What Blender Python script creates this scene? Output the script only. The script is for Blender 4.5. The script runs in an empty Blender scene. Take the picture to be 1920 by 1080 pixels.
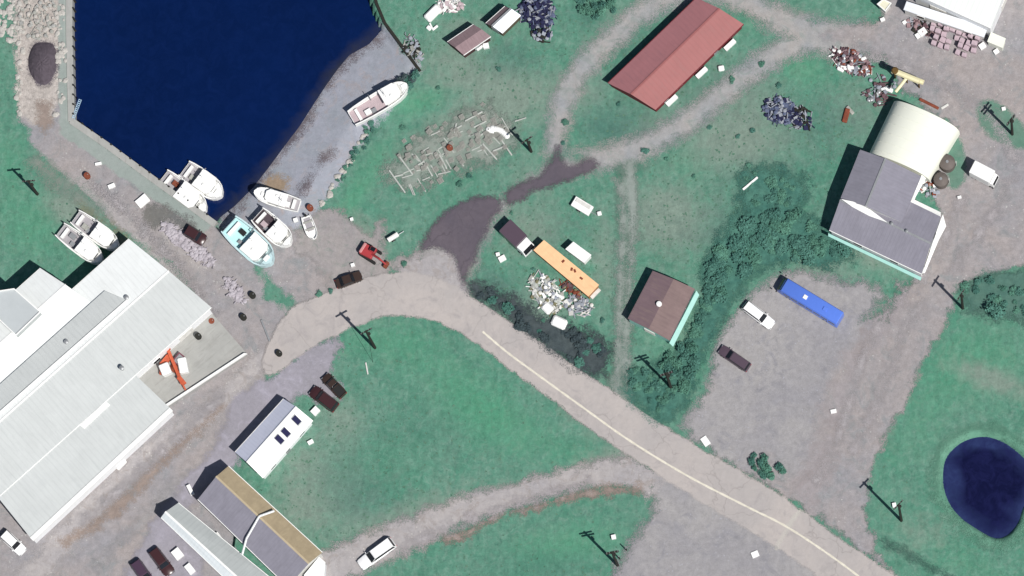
import bpy, bmesh, math, random
import numpy as np
from mathutils import Vector
random.seed(7); np.random.seed(7)
R = math.radians; PI = math.pi
scn = bpy.context.scene
C = scn.collection

# ------------------------------------------------------------------ camera, sky, sun, exposure
S = 11.0                       # photograph pixels per metre on the ground
H = 1000.0                     # camera height
CX, CY = 100.0, -240.0         # camera stands south-east of the place: oblique nadir view
cam_d = bpy.data.cameras.new('camera'); cam = bpy.data.objects.new('camera', cam_d); C.objects.link(cam)
cam.location = (CX, CY, H); cam.rotation_euler = (0, 0, 0)
WID = 1920 / S
cam_d.sensor_width = 36; cam_d.lens = 36 * H / WID
cam_d.shift_x = -CX / WID; cam_d.shift_y = -CY / WID
cam_d.clip_start = 10; cam_d.clip_end = 6000
scn.camera = cam
SUN_AZ, SUN_EL = 135.0, 55.0   # azimuth clockwise from north (+Y)
world = bpy.data.worlds.new('World'); scn.world = world; world.use_nodes = True
wn = world.node_tree; bg = wn.nodes['Background']
sky = wn.nodes.new('ShaderNodeTexSky'); sky.sky_type = 'NISHITA'; sky.sun_disc = False
sky.sun_elevation = R(SUN_EL); sky.sun_rotation = R(SUN_AZ)
wn.links.new(sky.outputs[0], bg.inputs[0]); bg.inputs[1].default_value = 0.05
sd = bpy.data.lights.new('sun', 'SUN'); sun = bpy.data.objects.new('sun', sd); C.objects.link(sun)
sd.energy = 4.6; sd.angle = R(0.5); sd.color = (1.0, 0.97, 0.925)
a = R(SUN_AZ); e = R(SUN_EL)
sdir = Vector((math.sin(a) * math.cos(e), math.cos(a) * math.cos(e), math.sin(e)))
sun.rotation_euler = sdir.to_track_quat('Z', 'Y').to_euler()
sun.location = (0, 0, 200)
scn.view_settings.view_transform = 'Standard'; scn.view_settings.look = 'None'
scn.view_settings.gamma = 1.0; scn.view_settings.exposure = 0.12
scn.cycles.transparent_max_bounces = 32
scn.render.resolution_x = 1024; scn.render.resolution_y = 576
K = 1.30                       # brightness of a lit level white surface at this light

# ------------------------------------------------------------------ coordinates
def P(px, py, z=0.0):
    """ground-plan position of the point the photograph shows at (px,py) and height z"""
    x = (px - 960) / S; y = (540 - py) / S
    f = (H - z) / H
    return (CX + (x - CX) * f, CY + (y - CY) * f)
def V(px, py, z=0.0):
    x, y = P(px, py, z); return Vector((x, y, z))
def ang(p, q):
    return math.atan2(-(q[1] - p[1]), q[0] - p[0])

# ------------------------------------------------------------------ polygons
def smooth(poly, n=5, closed=True):
    p = np.array(poly, float); out = []; m = len(p)
    rng = range(m) if closed else range(m - 1)
    for i in rng:
        if closed: a, b, c, d = p[(i-1) % m], p[i], p[(i+1) % m], p[(i+2) % m]
        else: a, b, c, d = p[max(i-1, 0)], p[i], p[i+1], p[min(i+2, m-1)]
        for k in range(n):
            t = k / n
            out.append(0.5*((2*b)+(-a+c)*t+(2*a-5*b+4*c-d)*t*t+(-a+3*b-3*c+d)*t**3))
    if not closed: out.append(p[-1])
    return np.array(out)
def sdf(poly, X, Y):
    """positive inside, metres"""
    d2 = np.full(X.shape, 1e9); ins = np.zeros(X.shape, bool); n = len(poly)
    for i in range(n):
        ax, ay = poly[i]; bx, by = poly[(i+1) % n]
        ex, ey = bx-ax, by-ay; L = ex*ex+ey*ey+1e-12
        t = np.clip(((X-ax)*ex+(Y-ay)*ey)/L, 0, 1)
        d2 = np.minimum(d2, (X-ax-t*ex)**2+(Y-ay-t*ey)**2)
        c = (ay > Y) != (by > Y)
        if by != ay: ins ^= c & (X < (bx-ax)*(Y-ay)/(by-ay)+ax)
    return np.where(ins, 1, -1)*np.sqrt(d2)
def wpoly(pts, z=0, sm=True, n=5):
    w = [P(a, b, z) for a, b in pts]
    return smooth(w, n) if sm else np.array(w)
def ss(x, a, b):
    t = np.clip((x-a)/(b-a), 0, 1); return t*t*(3-2*t)

# ------------------------------------------------------------------ materials
def lin(c): return c/12.92 if c <= .04045 else ((c+.055)/1.055)**2.4
def col(r, g, b, k=None):
    k = k or K
    return tuple(min(lin(v/255)/k, .86) for v in (r, g, b)) + (1,)
MATS = {}
def nmat(name):
    m = bpy.data.materials.new(name); m.use_nodes = True
    return m, m.node_tree, m.node_tree.nodes['Principled BSDF']
def N(nt, t, **kw):
    n = nt.nodes.new(t)
    for k, v in kw.items(): setattr(n, k, v)
    return n
def noise(nt, vec, scale, detail=4, rough=.55, dist=0):
    n = N(nt, 'ShaderNodeTexNoise'); n.inputs['Scale'].default_value = scale
    n.inputs['Detail'].default_value = detail; n.inputs['Roughness'].default_value = rough
    n.inputs['Distortion'].default_value = dist
    nt.links.new(vec, n.inputs['Vector']); return n.outputs['Fac']
def mrange(nt, v, a, b, c=0, d=1):
    n = N(nt, 'ShaderNodeMapRange'); n.inputs[1].default_value = a; n.inputs[2].default_value = b
    n.inputs[3].default_value = c; n.inputs[4].default_value = d; nt.links.new(v, n.inputs[0]); return n.outputs[0]
def mixc(nt, f, a, b, mode='MIX'):
    n = N(nt, 'ShaderNodeMix', data_type='RGBA', blend_type=mode)
    for i, v in ((0, f), (6, a), (7, b)):
        if isinstance(v, (int, float)): n.inputs[i].default_value = v
        elif isinstance(v, tuple): n.inputs[i].default_value = v
        else: nt.links.new(v, n.inputs[i])
    return n.outputs[2]
def math_(nt, op, a, b=None):
    n = N(nt, 'ShaderNodeMath', operation=op)
    for i, v in ((0, a), (1, b)):
        if v is None: continue
        if isinstance(v, (int, float)): n.inputs[i].default_value = v
        else: nt.links.new(v, n.inputs[i])
    return n.outputs[0]
def attr(nt, name):
    n = N(nt, 'ShaderNodeAttribute', attribute_name=name); return n.outputs['Fac']
def bump(nt, bs, h, strength, dist=.05):
    b = N(nt, 'ShaderNodeBump'); b.inputs['Strength'].default_value = strength; b.inputs['Distance'].default_value = dist
    nt.links.new(h, b.inputs['Height']); nt.links.new(b.outputs[0], bs.inputs['Normal'])
def gmat(name, c1, c2, c3=None, big=.12, mid=.9, contrast=.25, stones=None, edge=True, soft=.5, jag=1.2, rough=.95, tracks=False):
    """loose ground: two colours in patches, a third in streaks, fine grain, ragged border from attribute e"""
    if name in MATS: return MATS[name]
    m, nt, bs = nmat(name); tc = N(nt, 'ShaderNodeTexCoord').outputs['Object']
    n1 = noise(nt, tc, big, 6, .62, .6); n2 = noise(nt, tc, mid, 7, .7, .2); n3 = noise(nt, tc, 6, 3, .6)
    c = mixc(nt, mrange(nt, n1, .36, .64), c1, c2)
    if c3: c = mixc(nt, mrange(nt, noise(nt, tc, big*3.1, 5, .7, 1.2), .52, .72), c, c3)
    if name in ('bleached_asphalt_road', 'dark_asphalt', 'concrete_apron'):
        v = N(nt, 'ShaderNodeTexVoronoi', feature='DISTANCE_TO_EDGE'); v.inputs['Scale'].default_value = .16; ad = N(nt, 'ShaderNodeVectorMath', operation='ADD'); nz = N(nt, 'ShaderNodeTexNoise'); nz.inputs['Scale'].default_value = .5; nt.links.new(tc, nz.inputs['Vector']); sc_ = N(nt, 'ShaderNodeVectorMath', operation='SCALE'); sc_.inputs['Scale'].default_value = 2.5; nt.links.new(nz.outputs['Color'], sc_.inputs[0]); nt.links.new(tc, ad.inputs[0]); nt.links.new(sc_.outputs[0], ad.inputs[1]); nt.links.new(ad.outputs[0], v.inputs['Vector'])
        f = math_(nt, 'MULTIPLY', mrange(nt, v.outputs['Distance'], .022, .0, 0, .4), mrange(nt, n1, .45, .55)); c = mixc(nt, f, c, tuple(x*.5 for x in c1[:3])+(1,))
    g = math_(nt, 'ADD', mrange(nt, n2, .25, .75, 1-contrast, 1+contrast), mrange(nt, n3, .3, .7, -contrast*.5, contrast*.5))
    cc = N(nt, 'ShaderNodeCombineXYZ')
    for i in range(3): nt.links.new(g, cc.inputs[i])
    c = mixc(nt, 1.0, c, cc.outputs[0], 'MULTIPLY')
    if stones:
        v = N(nt, 'ShaderNodeTexVoronoi'); v.inputs['Scale'].default_value = 1.6; nt.links.new(tc, v.inputs['Vector'])
        f = mrange(nt, v.outputs['Distance'], .22, .10)
        f = math_(nt, 'MULTIPLY', f, mrange(nt, noise(nt, tc, .35, 3), .52, .62))
        c = mixc(nt, f, c, stones)
    nt.links.new(c, bs.inputs['Base Color']); bs.inputs['Roughness'].default_value = rough
    bs.inputs['Specular IOR Level'].default_value = .15
    bump(nt, bs, n2, .5, .12)
    if edge:
        ea = math_(nt, 'ADD', attr(nt, 'e'), mrange(nt, noise(nt, tc, .38, 5, .62), .25, .75, -jag, jag))
        al = mrange(nt, ea, -soft, soft)
        # the border thins out grain by grain: each 6 cm crumb is either there or not
        sn = N(nt, 'ShaderNodeVectorMath', operation='SNAP'); sn.inputs[1].default_value = (.06, .06, 10); nt.links.new(tc, sn.inputs[0])
        wn_ = N(nt, 'ShaderNodeTexWhiteNoise', noise_dimensions='2D'); nt.links.new(sn.outputs[0], wn_.inputs['Vector'])
        al = math_(nt, 'GREATER_THAN', al, mrange(nt, wn_.outputs['Value'], 0, 1, .001, .999))
        nt.links.new(al, bs.inputs['Alpha'])
    MATS[name] = m; return m
def pmat(name, c, rough=.6, var=.12, scale=1.2, metal=0, dirt=None, dirtamt=.5, rib=0, spec=.3, bumpy=.2):
    """paint, metal, timber, concrete: base colour with uneven wear; rib = spacing of roof ribs in metres along local x"""
    if name in MATS: return MATS[name]
    m, nt, bs = nmat(name); tc = N(nt, 'ShaderNodeTexCoord').outputs['Object']
    n1 = noise(nt, tc, scale, 6, .65, .4)
    g = mrange(nt, n1, .28, .72, 1-var, 1+var*.6)
    cc = N(nt, 'ShaderNodeCombineXYZ')
    for i in range(3): nt.links.new(g, cc.inputs[i])
    out = mixc(nt, 1.0, c, cc.outputs[0], 'MULTIPLY')
    if dirt:
        mp = N(nt, 'ShaderNodeMapping'); mp.inputs['Scale'].default_value = (2.4, .35, 1); nt.links.new(tc, mp.inputs['Vector'])
        f = mrange(nt, noise(nt, mp.outputs[0], .8, 6, .7, .5), .5, .78, 0, dirtamt)
        out = mixc(nt, f, out, dirt)
    h = n1
    if rib:
        w = N(nt, 'ShaderNodeTexWave', wave_type='BANDS', bands_direction='X'); w.inputs['Scale'].default_value = .314/rib
        nt.links.new(tc, w.inputs['Vector']); rr = mrange(nt, w.outputs['Fac'], .75, .98)
        out = mixc(nt, math_(nt, 'MULTIPLY', rr, .09), out, tuple(v*.55 for v in c[:3])+(1,)); h = rr
    nt.links.new(out, bs.inputs['Base Color']); bs.inputs['Roughness'].default_value = rough
    bs.inputs['Metallic'].default_value = metal; bs.inputs['Specular IOR Level'].default_value = spec
    bump(nt, bs, h, bumpy, .04)
    MATS[name] = m; return m
def leafmat(name, c1, c2):
    m, nt, bs = nmat(name); oi = N(nt, 'ShaderNodeObjectInfo'); tc = N(nt, 'ShaderNodeTexCoord').outputs['Object']
    n1 = noise(nt, tc, 1.7, 4)
    f = math_(nt, 'ADD', mrange(nt, n1, .3, .7, -.1, .7), math_(nt, 'MULTIPLY', oi.outputs['Random'], .5))
    nt.links.new(mixc(nt, f, c1, c2), bs.inputs['Base Color']); bs.inputs['Roughness'].default_value = .8
    bs.inputs['Specular IOR Level'].default_value = .15
    MATS[name] = m; return m

# ------------------------------------------------------------------ object helpers
def mesh_obj(name, verts, faces, mat, parent=None, sm=False):
    me = bpy.data.meshes.new(name); me.from_pydata([tuple(v) for v in verts], [], faces); me.update()
    if mat: me.materials.append(mat)
    if sm: me.polygons.foreach_set('use_smooth', [True]*len(me.polygons))
    o = bpy.data.objects.new(name, me); C.objects.link(o)
    if parent: o.parent = parent
    return o
class MB:
    """collects shapes that become ONE mesh"""
    def __init__(s): s.v = []; s.f = []
    def add(s, vs, fs):
        n = len(s.v); s.v += [tuple(v) for v in vs]; s.f += [tuple(i+n for i in f) for f in fs]; return s
    def box(s, c, d, rz=0, ry=0, taper=1.0, ch=0):
        x, y, z = d[0]/2, d[1]/2, d[2]/2; vs = []
        if ch:
            ring = [(x-ch, y), (x, y-ch), (x, -y+ch), (x-ch, -y), (-x+ch, -y), (-x, -y+ch), (-x, y-ch), (-x+ch, y)][::-1]
        else: ring = [(-x, -y), (x, -y), (x, y), (-x, y)]
        n = len(ring)
        if ch:
            lv = [(-z, 1), (z-ch, 1), (z, None)]
            for zz, k in lv:
                for a, b in ring:
                    if k is None: a *= (x-ch)/x; b *= (y-ch)/y
                    t = taper if zz > 0 else 1
                    vs.append((a*t, b*t, zz))
        else:
            for zz in (-z, z):
                for a, b in ring:
                    t = taper if zz > 0 else 1; vs.append((a*t, b*t, zz))
        L = len(vs)//n
        fs = [tuple(range(n))[::-1], tuple(range((L-1)*n, L*n))]
        for l in range(L-1):
            for i in range(n): fs.append((l*n+i, l*n+(i+1) % n, (l+1)*n+(i+1) % n, (l+1)*n+i))
        cy_, sy_ = math.cos(ry), math.sin(ry); cz, sz = math.cos(rz), math.sin(rz); out = []
        for a, b, q in vs:
            a, q = a*cy_+q*sy_, -a*sy_+q*cy_
            out.append((c[0]+a*cz-b*sz, c[1]+a*sz+b*cz, c[2]+q))
        return s.add(out, fs)
    def tube(s, p, q, r, r2=None, n=8):
        p, q = Vector(p), Vector(q); d = (q-p).normalized(); r2 = r if r2 is None else r2
        u = d.orthogonal().normalized(); w = d.cross(u); vs = []
        for c, rr in ((p, r), (q, r2)):
            for i in range(n):
                t = 2*PI*i/n; vs.append(c+(u*math.cos(t)+w*math.sin(t))*rr)
        fs = [tuple(range(n))[::-1], tuple(range(n, 2*n))]+[(i, (i+1) % n, n+(i+1) % n, n+i) for i in range(n)]
        return s.add(vs, fs)
    def lathe(s, c, prof, n=20):
        vs = []
        for r, z in prof:
            for i in range(n):
                t = 2*PI*i/n; vs.append((c[0]+r*math.cos(t), c[1]+r*math.sin(t), c[2]+z))
        L = len(prof); fs = [tuple(range(n))[::-1], tuple(range((L-1)*n, L*n))]
        for l in range(L-1):
            for i in range(n): fs.append((l*n+i, l*n+(i+1) % n, (l+1)*n+(i+1) % n, (l+1)*n+i))
        return s.add(vs, fs)
    def loft(s, rings, closed=True, caps=True):
        n = len(rings[0]); vs = [p for r in rings for p in r]; fs = []
        for l in range(len(rings)-1):
            for i in range(n if closed else n-1): fs.append((l*n+i, l*n+(i+1) % n, (l+1)*n+(i+1) % n, (l+1)*n+i))
        if caps: fs += [tuple(range(n))[::-1], tuple(range((len(rings)-1)*n, len(rings)*n))]
        return s.add(vs, fs)
    def prism(s, pts, z0, z1):
        n = len(pts); vs = [(x, y, z0) for x, y in pts]+[(x, y, z1) for x, y in pts]
        return s.add(vs, [tuple(range(n))[::-1], tuple(range(n, 2*n))]+[(i, (i+1) % n, n+(i+1) % n, n+i) for i in range(n)])
    def slab(s, quad, t):
        """quad of top points (ccw), thickness t downward"""
        n = len(quad); vs = list(quad)+[(p[0], p[1], p[2]-t) for p in quad]
        return s.add(vs, [tuple(range(n)), tuple(range(n, 2*n))[::-1]]+[(i, n+i, n+(i+1) % n, (i+1) % n) for i in range(n)])
    def build(s, name, mat, parent=None, sm=False):
        o = mesh_obj(name, s.v, s.f, mat, parent)
        bm = bmesh.new(); bm.from_mesh(o.data); bmesh.ops.recalc_face_normals(bm, faces=bm.faces); bm.to_mesh(o.data); bm.free()
        if sm:
            o.data.polygons.foreach_set('use_smooth', [True]*len(o.data.polygons))
            o.data.set_sharp_from_angle(angle=R(38))
        return o
def tag(o, label, cat, group=None, kind=None):
    if label: o['label'] = label
    if cat: o['category'] = cat
    if group: o['group'] = group
    if kind: o['kind'] = kind
    return o
def thing(name, label, cat, loc, rz=0, group=None):
    o = bpy.data.objects.new(name, None); C.objects.link(o); o.location = loc; o.rotation_euler = (0, 0, rz)
    o.empty_display_size = .3
    return tag(o, label, cat, group)
KIDS = {}
def copy_tree(o, parent=None):
    c = o.copy(); C.objects.link(c); c.parent = parent
    for ch in KIDS.setdefault(o.name, [x for x in bpy.data.objects if x.parent == o]): copy_tree(ch, c)
    return c

# palette
white = pmat('white_paint', (.80, .80, .78, 1), .45, .08, 1.5, dirt=(.42, .42, .4, 1), dirtamt=.25)
offwhite = pmat('old_white_paint', (.62, .61, .58, 1), .6, .15, 1.5, dirt=(.3, .28, .25, 1), dirtamt=.5)
glass = pmat('dark_glass', (.012, .014, .018, 1), .12, .05, 1, spec=.5)
black = pmat('black_rubber', (.018, .018, .018, 1), .85, .1)
steel = pmat('grey_steel', (.30, .31, .32, 1), .45, .15, metal=.3)
dkwood = pmat('dark_weathered_timber', (.022, .022, .018, 1), .9, .3, 3)
wood = pmat('grey_weathered_timber', (.34, .34, .31, 1), .9, .3, 2)
rust = pmat('rusty_iron', (.20, .055, .03, 1), .85, .4, 2)
concrete = pmat('concrete', col(176, 176, 172), .9, .12, .5, dirt=col(120, 118, 112), dirtamt=.4)
chrome = pmat('bright_metal', (.6, .6, .6, 1), .3, .05, metal=.8)
redlamp = pmat('red_lens', (.35, .02, .02, 1), .3)

# ------------------------------------------------------------------ terrain
CELL = .5
XS = np.arange(-118, 118+1e-6, CELL); YS = np.arange(-80, 80+1e-6, CELL)
GX, GY = np.meshgrid(XS, YS)                      # [iy, ix]
WL = -2.0
harbour_px = [(129, -400), (129, 60), (131, 150), (134, 226), (200, 272), (268, 322), (345, 378), (400, 418), (412, 402), (438, 382), (470, 350), (500, 312), (528, 274), (560, 232), (588, 188),
              (612, 152), (632, 124), (654, 98), (690, 78), (716, 50), (700, 20), (690, -20), (640, -80), (600, -400)]
harbour = np.array([P(a, b, 0) for a, b in harbour_px])
beach_px = [(400, 426), (404, 396), (440, 345), (500, 270), (560, 190), (610, 120), (650, 76), (690, 52), (722, 50), (790, 132), (752, 168), (728, 212), (694, 240), (690, 265), (668, 275), (652, 318), (632, 350), (604, 378), (596, 420), (560, 432), (500, 440), (440, 446)]
beach = np.array([P(a, b, 0) for a, b in beach_px])
pond_px = [(1765, 903), (1770, 858), (1800, 826), (1842, 814), (1885, 826), (1928, 862), (1948, 905), (1922, 952), (1912, 980), (1892, 1004), (1866, 1011), (1836, 997), (1800, 972), (1776, 942)]
pond = wpoly(pond_px)
def terrain(X, Y):
    X = np.asarray(X, float); Y = np.asarray(Y, float)
    dh = sdf(harbour, X, Y); db = sdf(beach, X, Y); dp = sdf(pond, X, Y)
    z = np.zeros(X.shape)
    zin = -1.95-1.6*np.clip(dh/4, 0, 1)
    quay = ss(-(Y-(P(560, 420)[1]+0)), 99, 100)
    zout = np.where(db > -.3, (-1.95)*(1-np.clip(-dh/7.5, 0, 1))*ss(db, -.3, 1.0), 0)
    z = np.where(dh > 0, zin, zout)
    z = np.where(dp > -.4, -1.9*ss(dp, -.4, 1.1), z)
    return z
def gz(px, py):
    x, y = P(px, py, 0); return float(terrain(np.array([x]), np.array([y]))[0])
GZ = terrain(GX, GY)
def grid_obj(name, mask, zoff, mat, attrs=None):
    """sheet on the shared grid where mask (per vertex) holds"""
    cm = mask[:-1, :-1] | mask[1:, :-1] | mask[:-1, 1:] | mask[1:, 1:]
    iy, ix = np.nonzero(cm); nx = len(XS)
    q = np.stack([iy*nx+ix, iy*nx+ix+1, (iy+1)*nx+ix+1, (iy+1)*nx+ix], 1)
    used, inv = np.unique(q, return_inverse=True); q = inv.reshape(-1, 4)
    co = np.stack([GX.ravel()[used], GY.ravel()[used], GZ.ravel()[used]+zoff], 1)
    me = bpy.data.meshes.new(name); me.vertices.add(len(co)); me.vertices.foreach_set('co', co.ravel())
    me.loops.add(q.size); me.loops.foreach_set('vertex_index', q.ravel().astype(np.int32))
    me.polygons.add(len(q)); me.polygons.foreach_set('loop_start', (np.arange(len(q))*4).astype(np.int32)); me.polygons.foreach_set('loop_total', np.full(len(q), 4, np.int32))
    me.update(calc_edges=True); me.materials.append(mat)
    for k, a in (attrs or {}).items():
        at = me.attributes.new(k, 'FLOAT', 'POINT'); at.data.foreach_set('value', a.ravel()[used].astype(np.float32))
    o = bpy.data.objects.new(name, me); C.objects.link(o); o['kind'] = 'structure'; return o

# grass: lushness, dryness and coarse dark growth vary over the place
def field(blobs):
    f = np.zeros(GX.shape)
    for px, py, rx, ry, rot, amt in blobs:
        x, y = P(px, py); a = -R(rot); dx, dy = GX-x, GY-y
        u = (dx*math.cos(a)+dy*math.sin(a))/(rx/S); v = (-dx*math.sin(a)+dy*math.cos(a))/(ry/S)
        f = f+amt*np.exp(-(u*u+v*v))
    return f
lush = field([(790, 190, 60, 25, -20, 1.1), (660, 380, 70, 22, -50, .9), (700, 300, 70, 25, -50, .7), (1500, 125, 60, 40, 20, 1.0), (560, 510, 40, 30, 0, .7), (1290, 300, 60, 50, 0, .6), (1240, 690, 60, 60, 0, .4),
              (60, 420, 80, 70, 0, .8), (20, 300, 30, 60, 0, .7), (860, 720, 180, 60, 35, .6), (720, 860, 160, 60, -20, .5), (1850, 680, 120, 90, 0, .7), (1720, 800, 60, 150, 30, .5), (1050, 1030, 120, 50, -15, .9),
              (1800, 1050, 150, 40, 25, .5), (1280, 590, 30, 60, 30, .6), (1100, 300, 30, 60, 0, .2), (1400, 40, 20, 40, 0, .5), (700, 640, 90, 40, 0, .5), (1100, 850, 80, 40, 20, .4), (940, 800, 120, 50, 30, .5)])
dry = field([(1150, 60, 70, 30, -40, .5), (1210, 240, 60, 25, -30, .6), (1000, 330, 50, 40, 0, .5), (1290, 420, 90, 60, 0, .5), (1420, 270, 90, 60, 0, .5), (1600, 210, 60, 60, 0, .5), (1620, 480, 90, 16, 25, .7), (820, 120, 60, 50, 0, .4), (1000, 700, 60, 20, 35, .4), (620, 930, 90, 90, 0, .4), (1300, 600, 25, 90, 25, .3), (1130, 480, 25, 90, 0, .6), (1160, 860, 60, 30, -10, .6), (560, 860, 50, 40, 0, .4), (900, 940, 150, 20, -18, .6), (1080, 170, 60, 40, 0, .6), (860, 250, 110, 45, -28, .9), (960, 180, 70, 60, 0, .7), (1000, 430, 60, 50, 0, .7), (1240, 400, 60, 60, 0, .8), (1380, 180, 90, 60, 0, .6), (1350, 270, 80, 50, 0, .6),
             (1000, 590, 70, 50, 30, .7), (660, 440, 50, 35, 0, .9), (140, 400, 60, 30, 30, 1.1), (560, 950, 60, 60, 0, .5), (760, 960, 120, 25, -20, .6), (870, 60, 50, 40, 0, .5), (1500, 30, 60, 20, 0, .4),
             (1120, 880, 60, 20, -15, .8), (640, 790, 40, 40, 0, .7), (1110, 770, 60, 40, 30, .6), (1860, 710, 80, 25, 20, .9), (1680, 760, 15, 90, 25, .5), (880, 140, 60, 40, 0, .5), (1540, 500, 60, 25, 15, .6), (1730, 1000, 60, 40, 0, .4)])
dark = field([(1330, 190, 190, 110, 0, .42), (930, 110, 160, 90, 0, .4), (1280, 420, 170, 110, 0, .38), (1200, 130, 130, 70, -40, .35), (1040, 420, 110, 60, 0, .35), (720, 880, 150, 90, -20, .35), (1560, 300, 90, 120, 0, .4), (860, 340, 130, 40, -15, .3), (640, 900, 80, 60, 0, .4), (1100, 20, 45, 35, 0, 1.0), (1430, 440, 110, 50, 0, .9), (1340, 560, 30, 70, 25, .8), (1240, 700, 60, 50, 0, .5), (1860, 560, 70, 50, 0, .8), (1180, 250, 60, 50, 0, .6), (1120, 240, 50, 30, 0, .6), (700, 240, 25, 30, 0, .9),
              (1440, 340, 90, 50, 0, .6), (1560, 220, 90, 50, 0, .5), (960, 110, 60, 30, 0, .5), (800, 300, 80, 25, 0, .4), (940, 540, 70, 35, 30, .9), (1060, 640, 70, 35, 35, .9), (790, 800, 160, 60, 0, .4),
              (700, 950, 90, 40, 0, .4), (1040, 480, 60, 40, 0, .4), (850, 420, 40, 20, 0, .4), (1350, 150, 70, 40, 0, .3), (1020, 1060, 140, 40, 0, .8), (1200, 60, 20, 80, 45, .4)])
m, nt, bs = nmat('grass'); tc = N(nt, 'ShaderNodeTexCoord').outputs['Object']
c = mixc(nt, mrange(nt, noise(nt, tc, .10, 6, .62, .8), .36, .64), col(86, 142, 120), col(102, 146, 128))
c = mixc(nt, mrange(nt, noise(nt, tc, .33, 6, .7, 1.0), .5, .72, 0, .7), c, col(74, 122, 104))
nL = noise(nt, tc, .5, 5, .65, .5)
def fmask(name, lo=.3, hi=.8, top=1):
    return mrange(nt, math_(nt, 'ADD', attr(nt, name), mrange(nt, nL, .25, .75, -.35, .35)), lo, hi, 0, top)
nm = noise(nt, tc, .75, 6, .72, .8)
c = mixc(nt, mrange(nt, nm, .47, .72, 0, .7), c, col(130, 160, 146))
c = mixc(nt, mrange(nt, noise(nt, tc, .55, 6, .75, 1.5), .55, .75, 0, .7), c, col(64, 106, 96))
c = mixc(nt, fmask('lush', .2, 1.1, .75), c, col(84, 154, 121))
c = mixc(nt, fmask('dry', .05, .8, .95), c, col(132, 150, 138))
c = mixc(nt, fmask('dark', .3, 1.2, .65), c, col(72, 112, 104))
n2 = noise(nt, tc, 1.1, 8, .72, .3); n3 = noise(nt, tc, 5, 4, .7)
mp = N(nt, 'ShaderNodeMapping'); mp.inputs['Scale'].default_value = (1, .3, 1); mp.inputs['Rotation'].default_value = (0, 0, R(35)); nt.links.new(tc, mp.inputs['Vector'])
n4 = noise(nt, mp.outputs[0], .9, 6, .7, .4)
g = math_(nt, 'ADD', mrange(nt, n2, .25, .75, .80, 1.2), math_(nt, 'ADD', mrange(nt, n3, .3, .7, -.09, .09), mrange(nt, n4, .3, .7, -.12, .12)))
cc = N(nt, 'ShaderNodeCombineXYZ'); [nt.links.new(g, cc.inputs[i]) for i in range(3)]
c = mixc(nt, 1.0, c, cc.outputs[0], 'MULTIPLY')
nt.links.new(c, bs.inputs['Base Color']); bs.inputs['Roughness'].default_value = .95; bs.inputs['Specular IOR Level'].default_value = .1
bump(nt, bs, n2, .6, .25)
grass = m
ground = grid_obj('ground', np.ones(GX.shape, bool), 0, grass, {'lush': lush, 'dry': dry, 'dark': dark})
x0, x1, y0, y1 = XS[0], XS[-1], YS[0], YS[-1]; B = 2500
far = MB()
far.v = [(-B, -B, 0), (B, -B, 0), (B, B, 0), (-B, B, 0), (x0, y0, 0), (x1, y0, 0), (x1, y1, 0), (x0, y1, 0)]
far.f = [(0, 1, 5, 4), (1, 2, 6, 5), (2, 3, 7, 6), (3, 0, 4, 7)]
fo = far.build('outer_ground', grass); fo['kind'] = 'structure'

# water
def water_mat(name, deep, shallow, ea, rip=.25):
    m, nt, bs = nmat(name); tc = N(nt, 'ShaderNodeTexCoord').outputs['Object']
    f = math_(nt, 'ADD', attr(nt, 'e'), mrange(nt, noise(nt, tc, .25, 5, .6, .5), .2, .8, -1.2, 1.2))
    c = mixc(nt, mrange(nt, f, ea[0], ea[1]), shallow, deep)
    c = mixc(nt, mrange(nt, noise(nt, tc, .45, 6, .7, 1.0), .42, .75, 0, rip), c, tuple(v*2.2+.004 for v in deep[:3])+(1,))
    c = mixc(nt, mrange(nt, noise(nt, tc, .06, 4, .5), .4, .7, 0, .35), c, tuple(v*1.7 for v in deep[:3])+(1,))
    nt.links.new(c, bs.inputs['Base Color']); bs.inputs['Roughness'].default_value = .22; bs.inputs['Specular IOR Level'].default_value = .35
    bump(nt, bs, noise(nt, tc, 1.6, 5, .6), .25, .08)
    return m
dh = sdf(harbour, GX, GY)
GZ_keep = GZ
dbeach = sdf(np.array([P(a, b) for a, b in [(395, 440), (402, 415), (438, 382), (500, 312), (560, 232), (612, 152), (654, 98), (716, 45), (900, 100), (700, 400)]]), GX, GY)
GZ = np.zeros(GX.shape)
grid_obj('sea_water', dh > -3, WL, water_mat('harbour_water', col(2, 24, 68, 1.25), col(44, 48, 66), (.1, 2.2)), {'e': -dbeach})
dp = sdf(pond, GX, GY)
m = water_mat('pond_water', col(13, 16, 52), col(48, 60, 104), (.3, 3.0), 1.0)
grid_obj('pond_water', dp > -1.5, -.75, m, {'e': dp+field([(1800, 900, 15, 30, -20, -2.5), (1850, 830, 25, 8, 0, -3), (1880, 950, 20, 8, 30, -1.5)])})
GZ = GZ_keep

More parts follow.
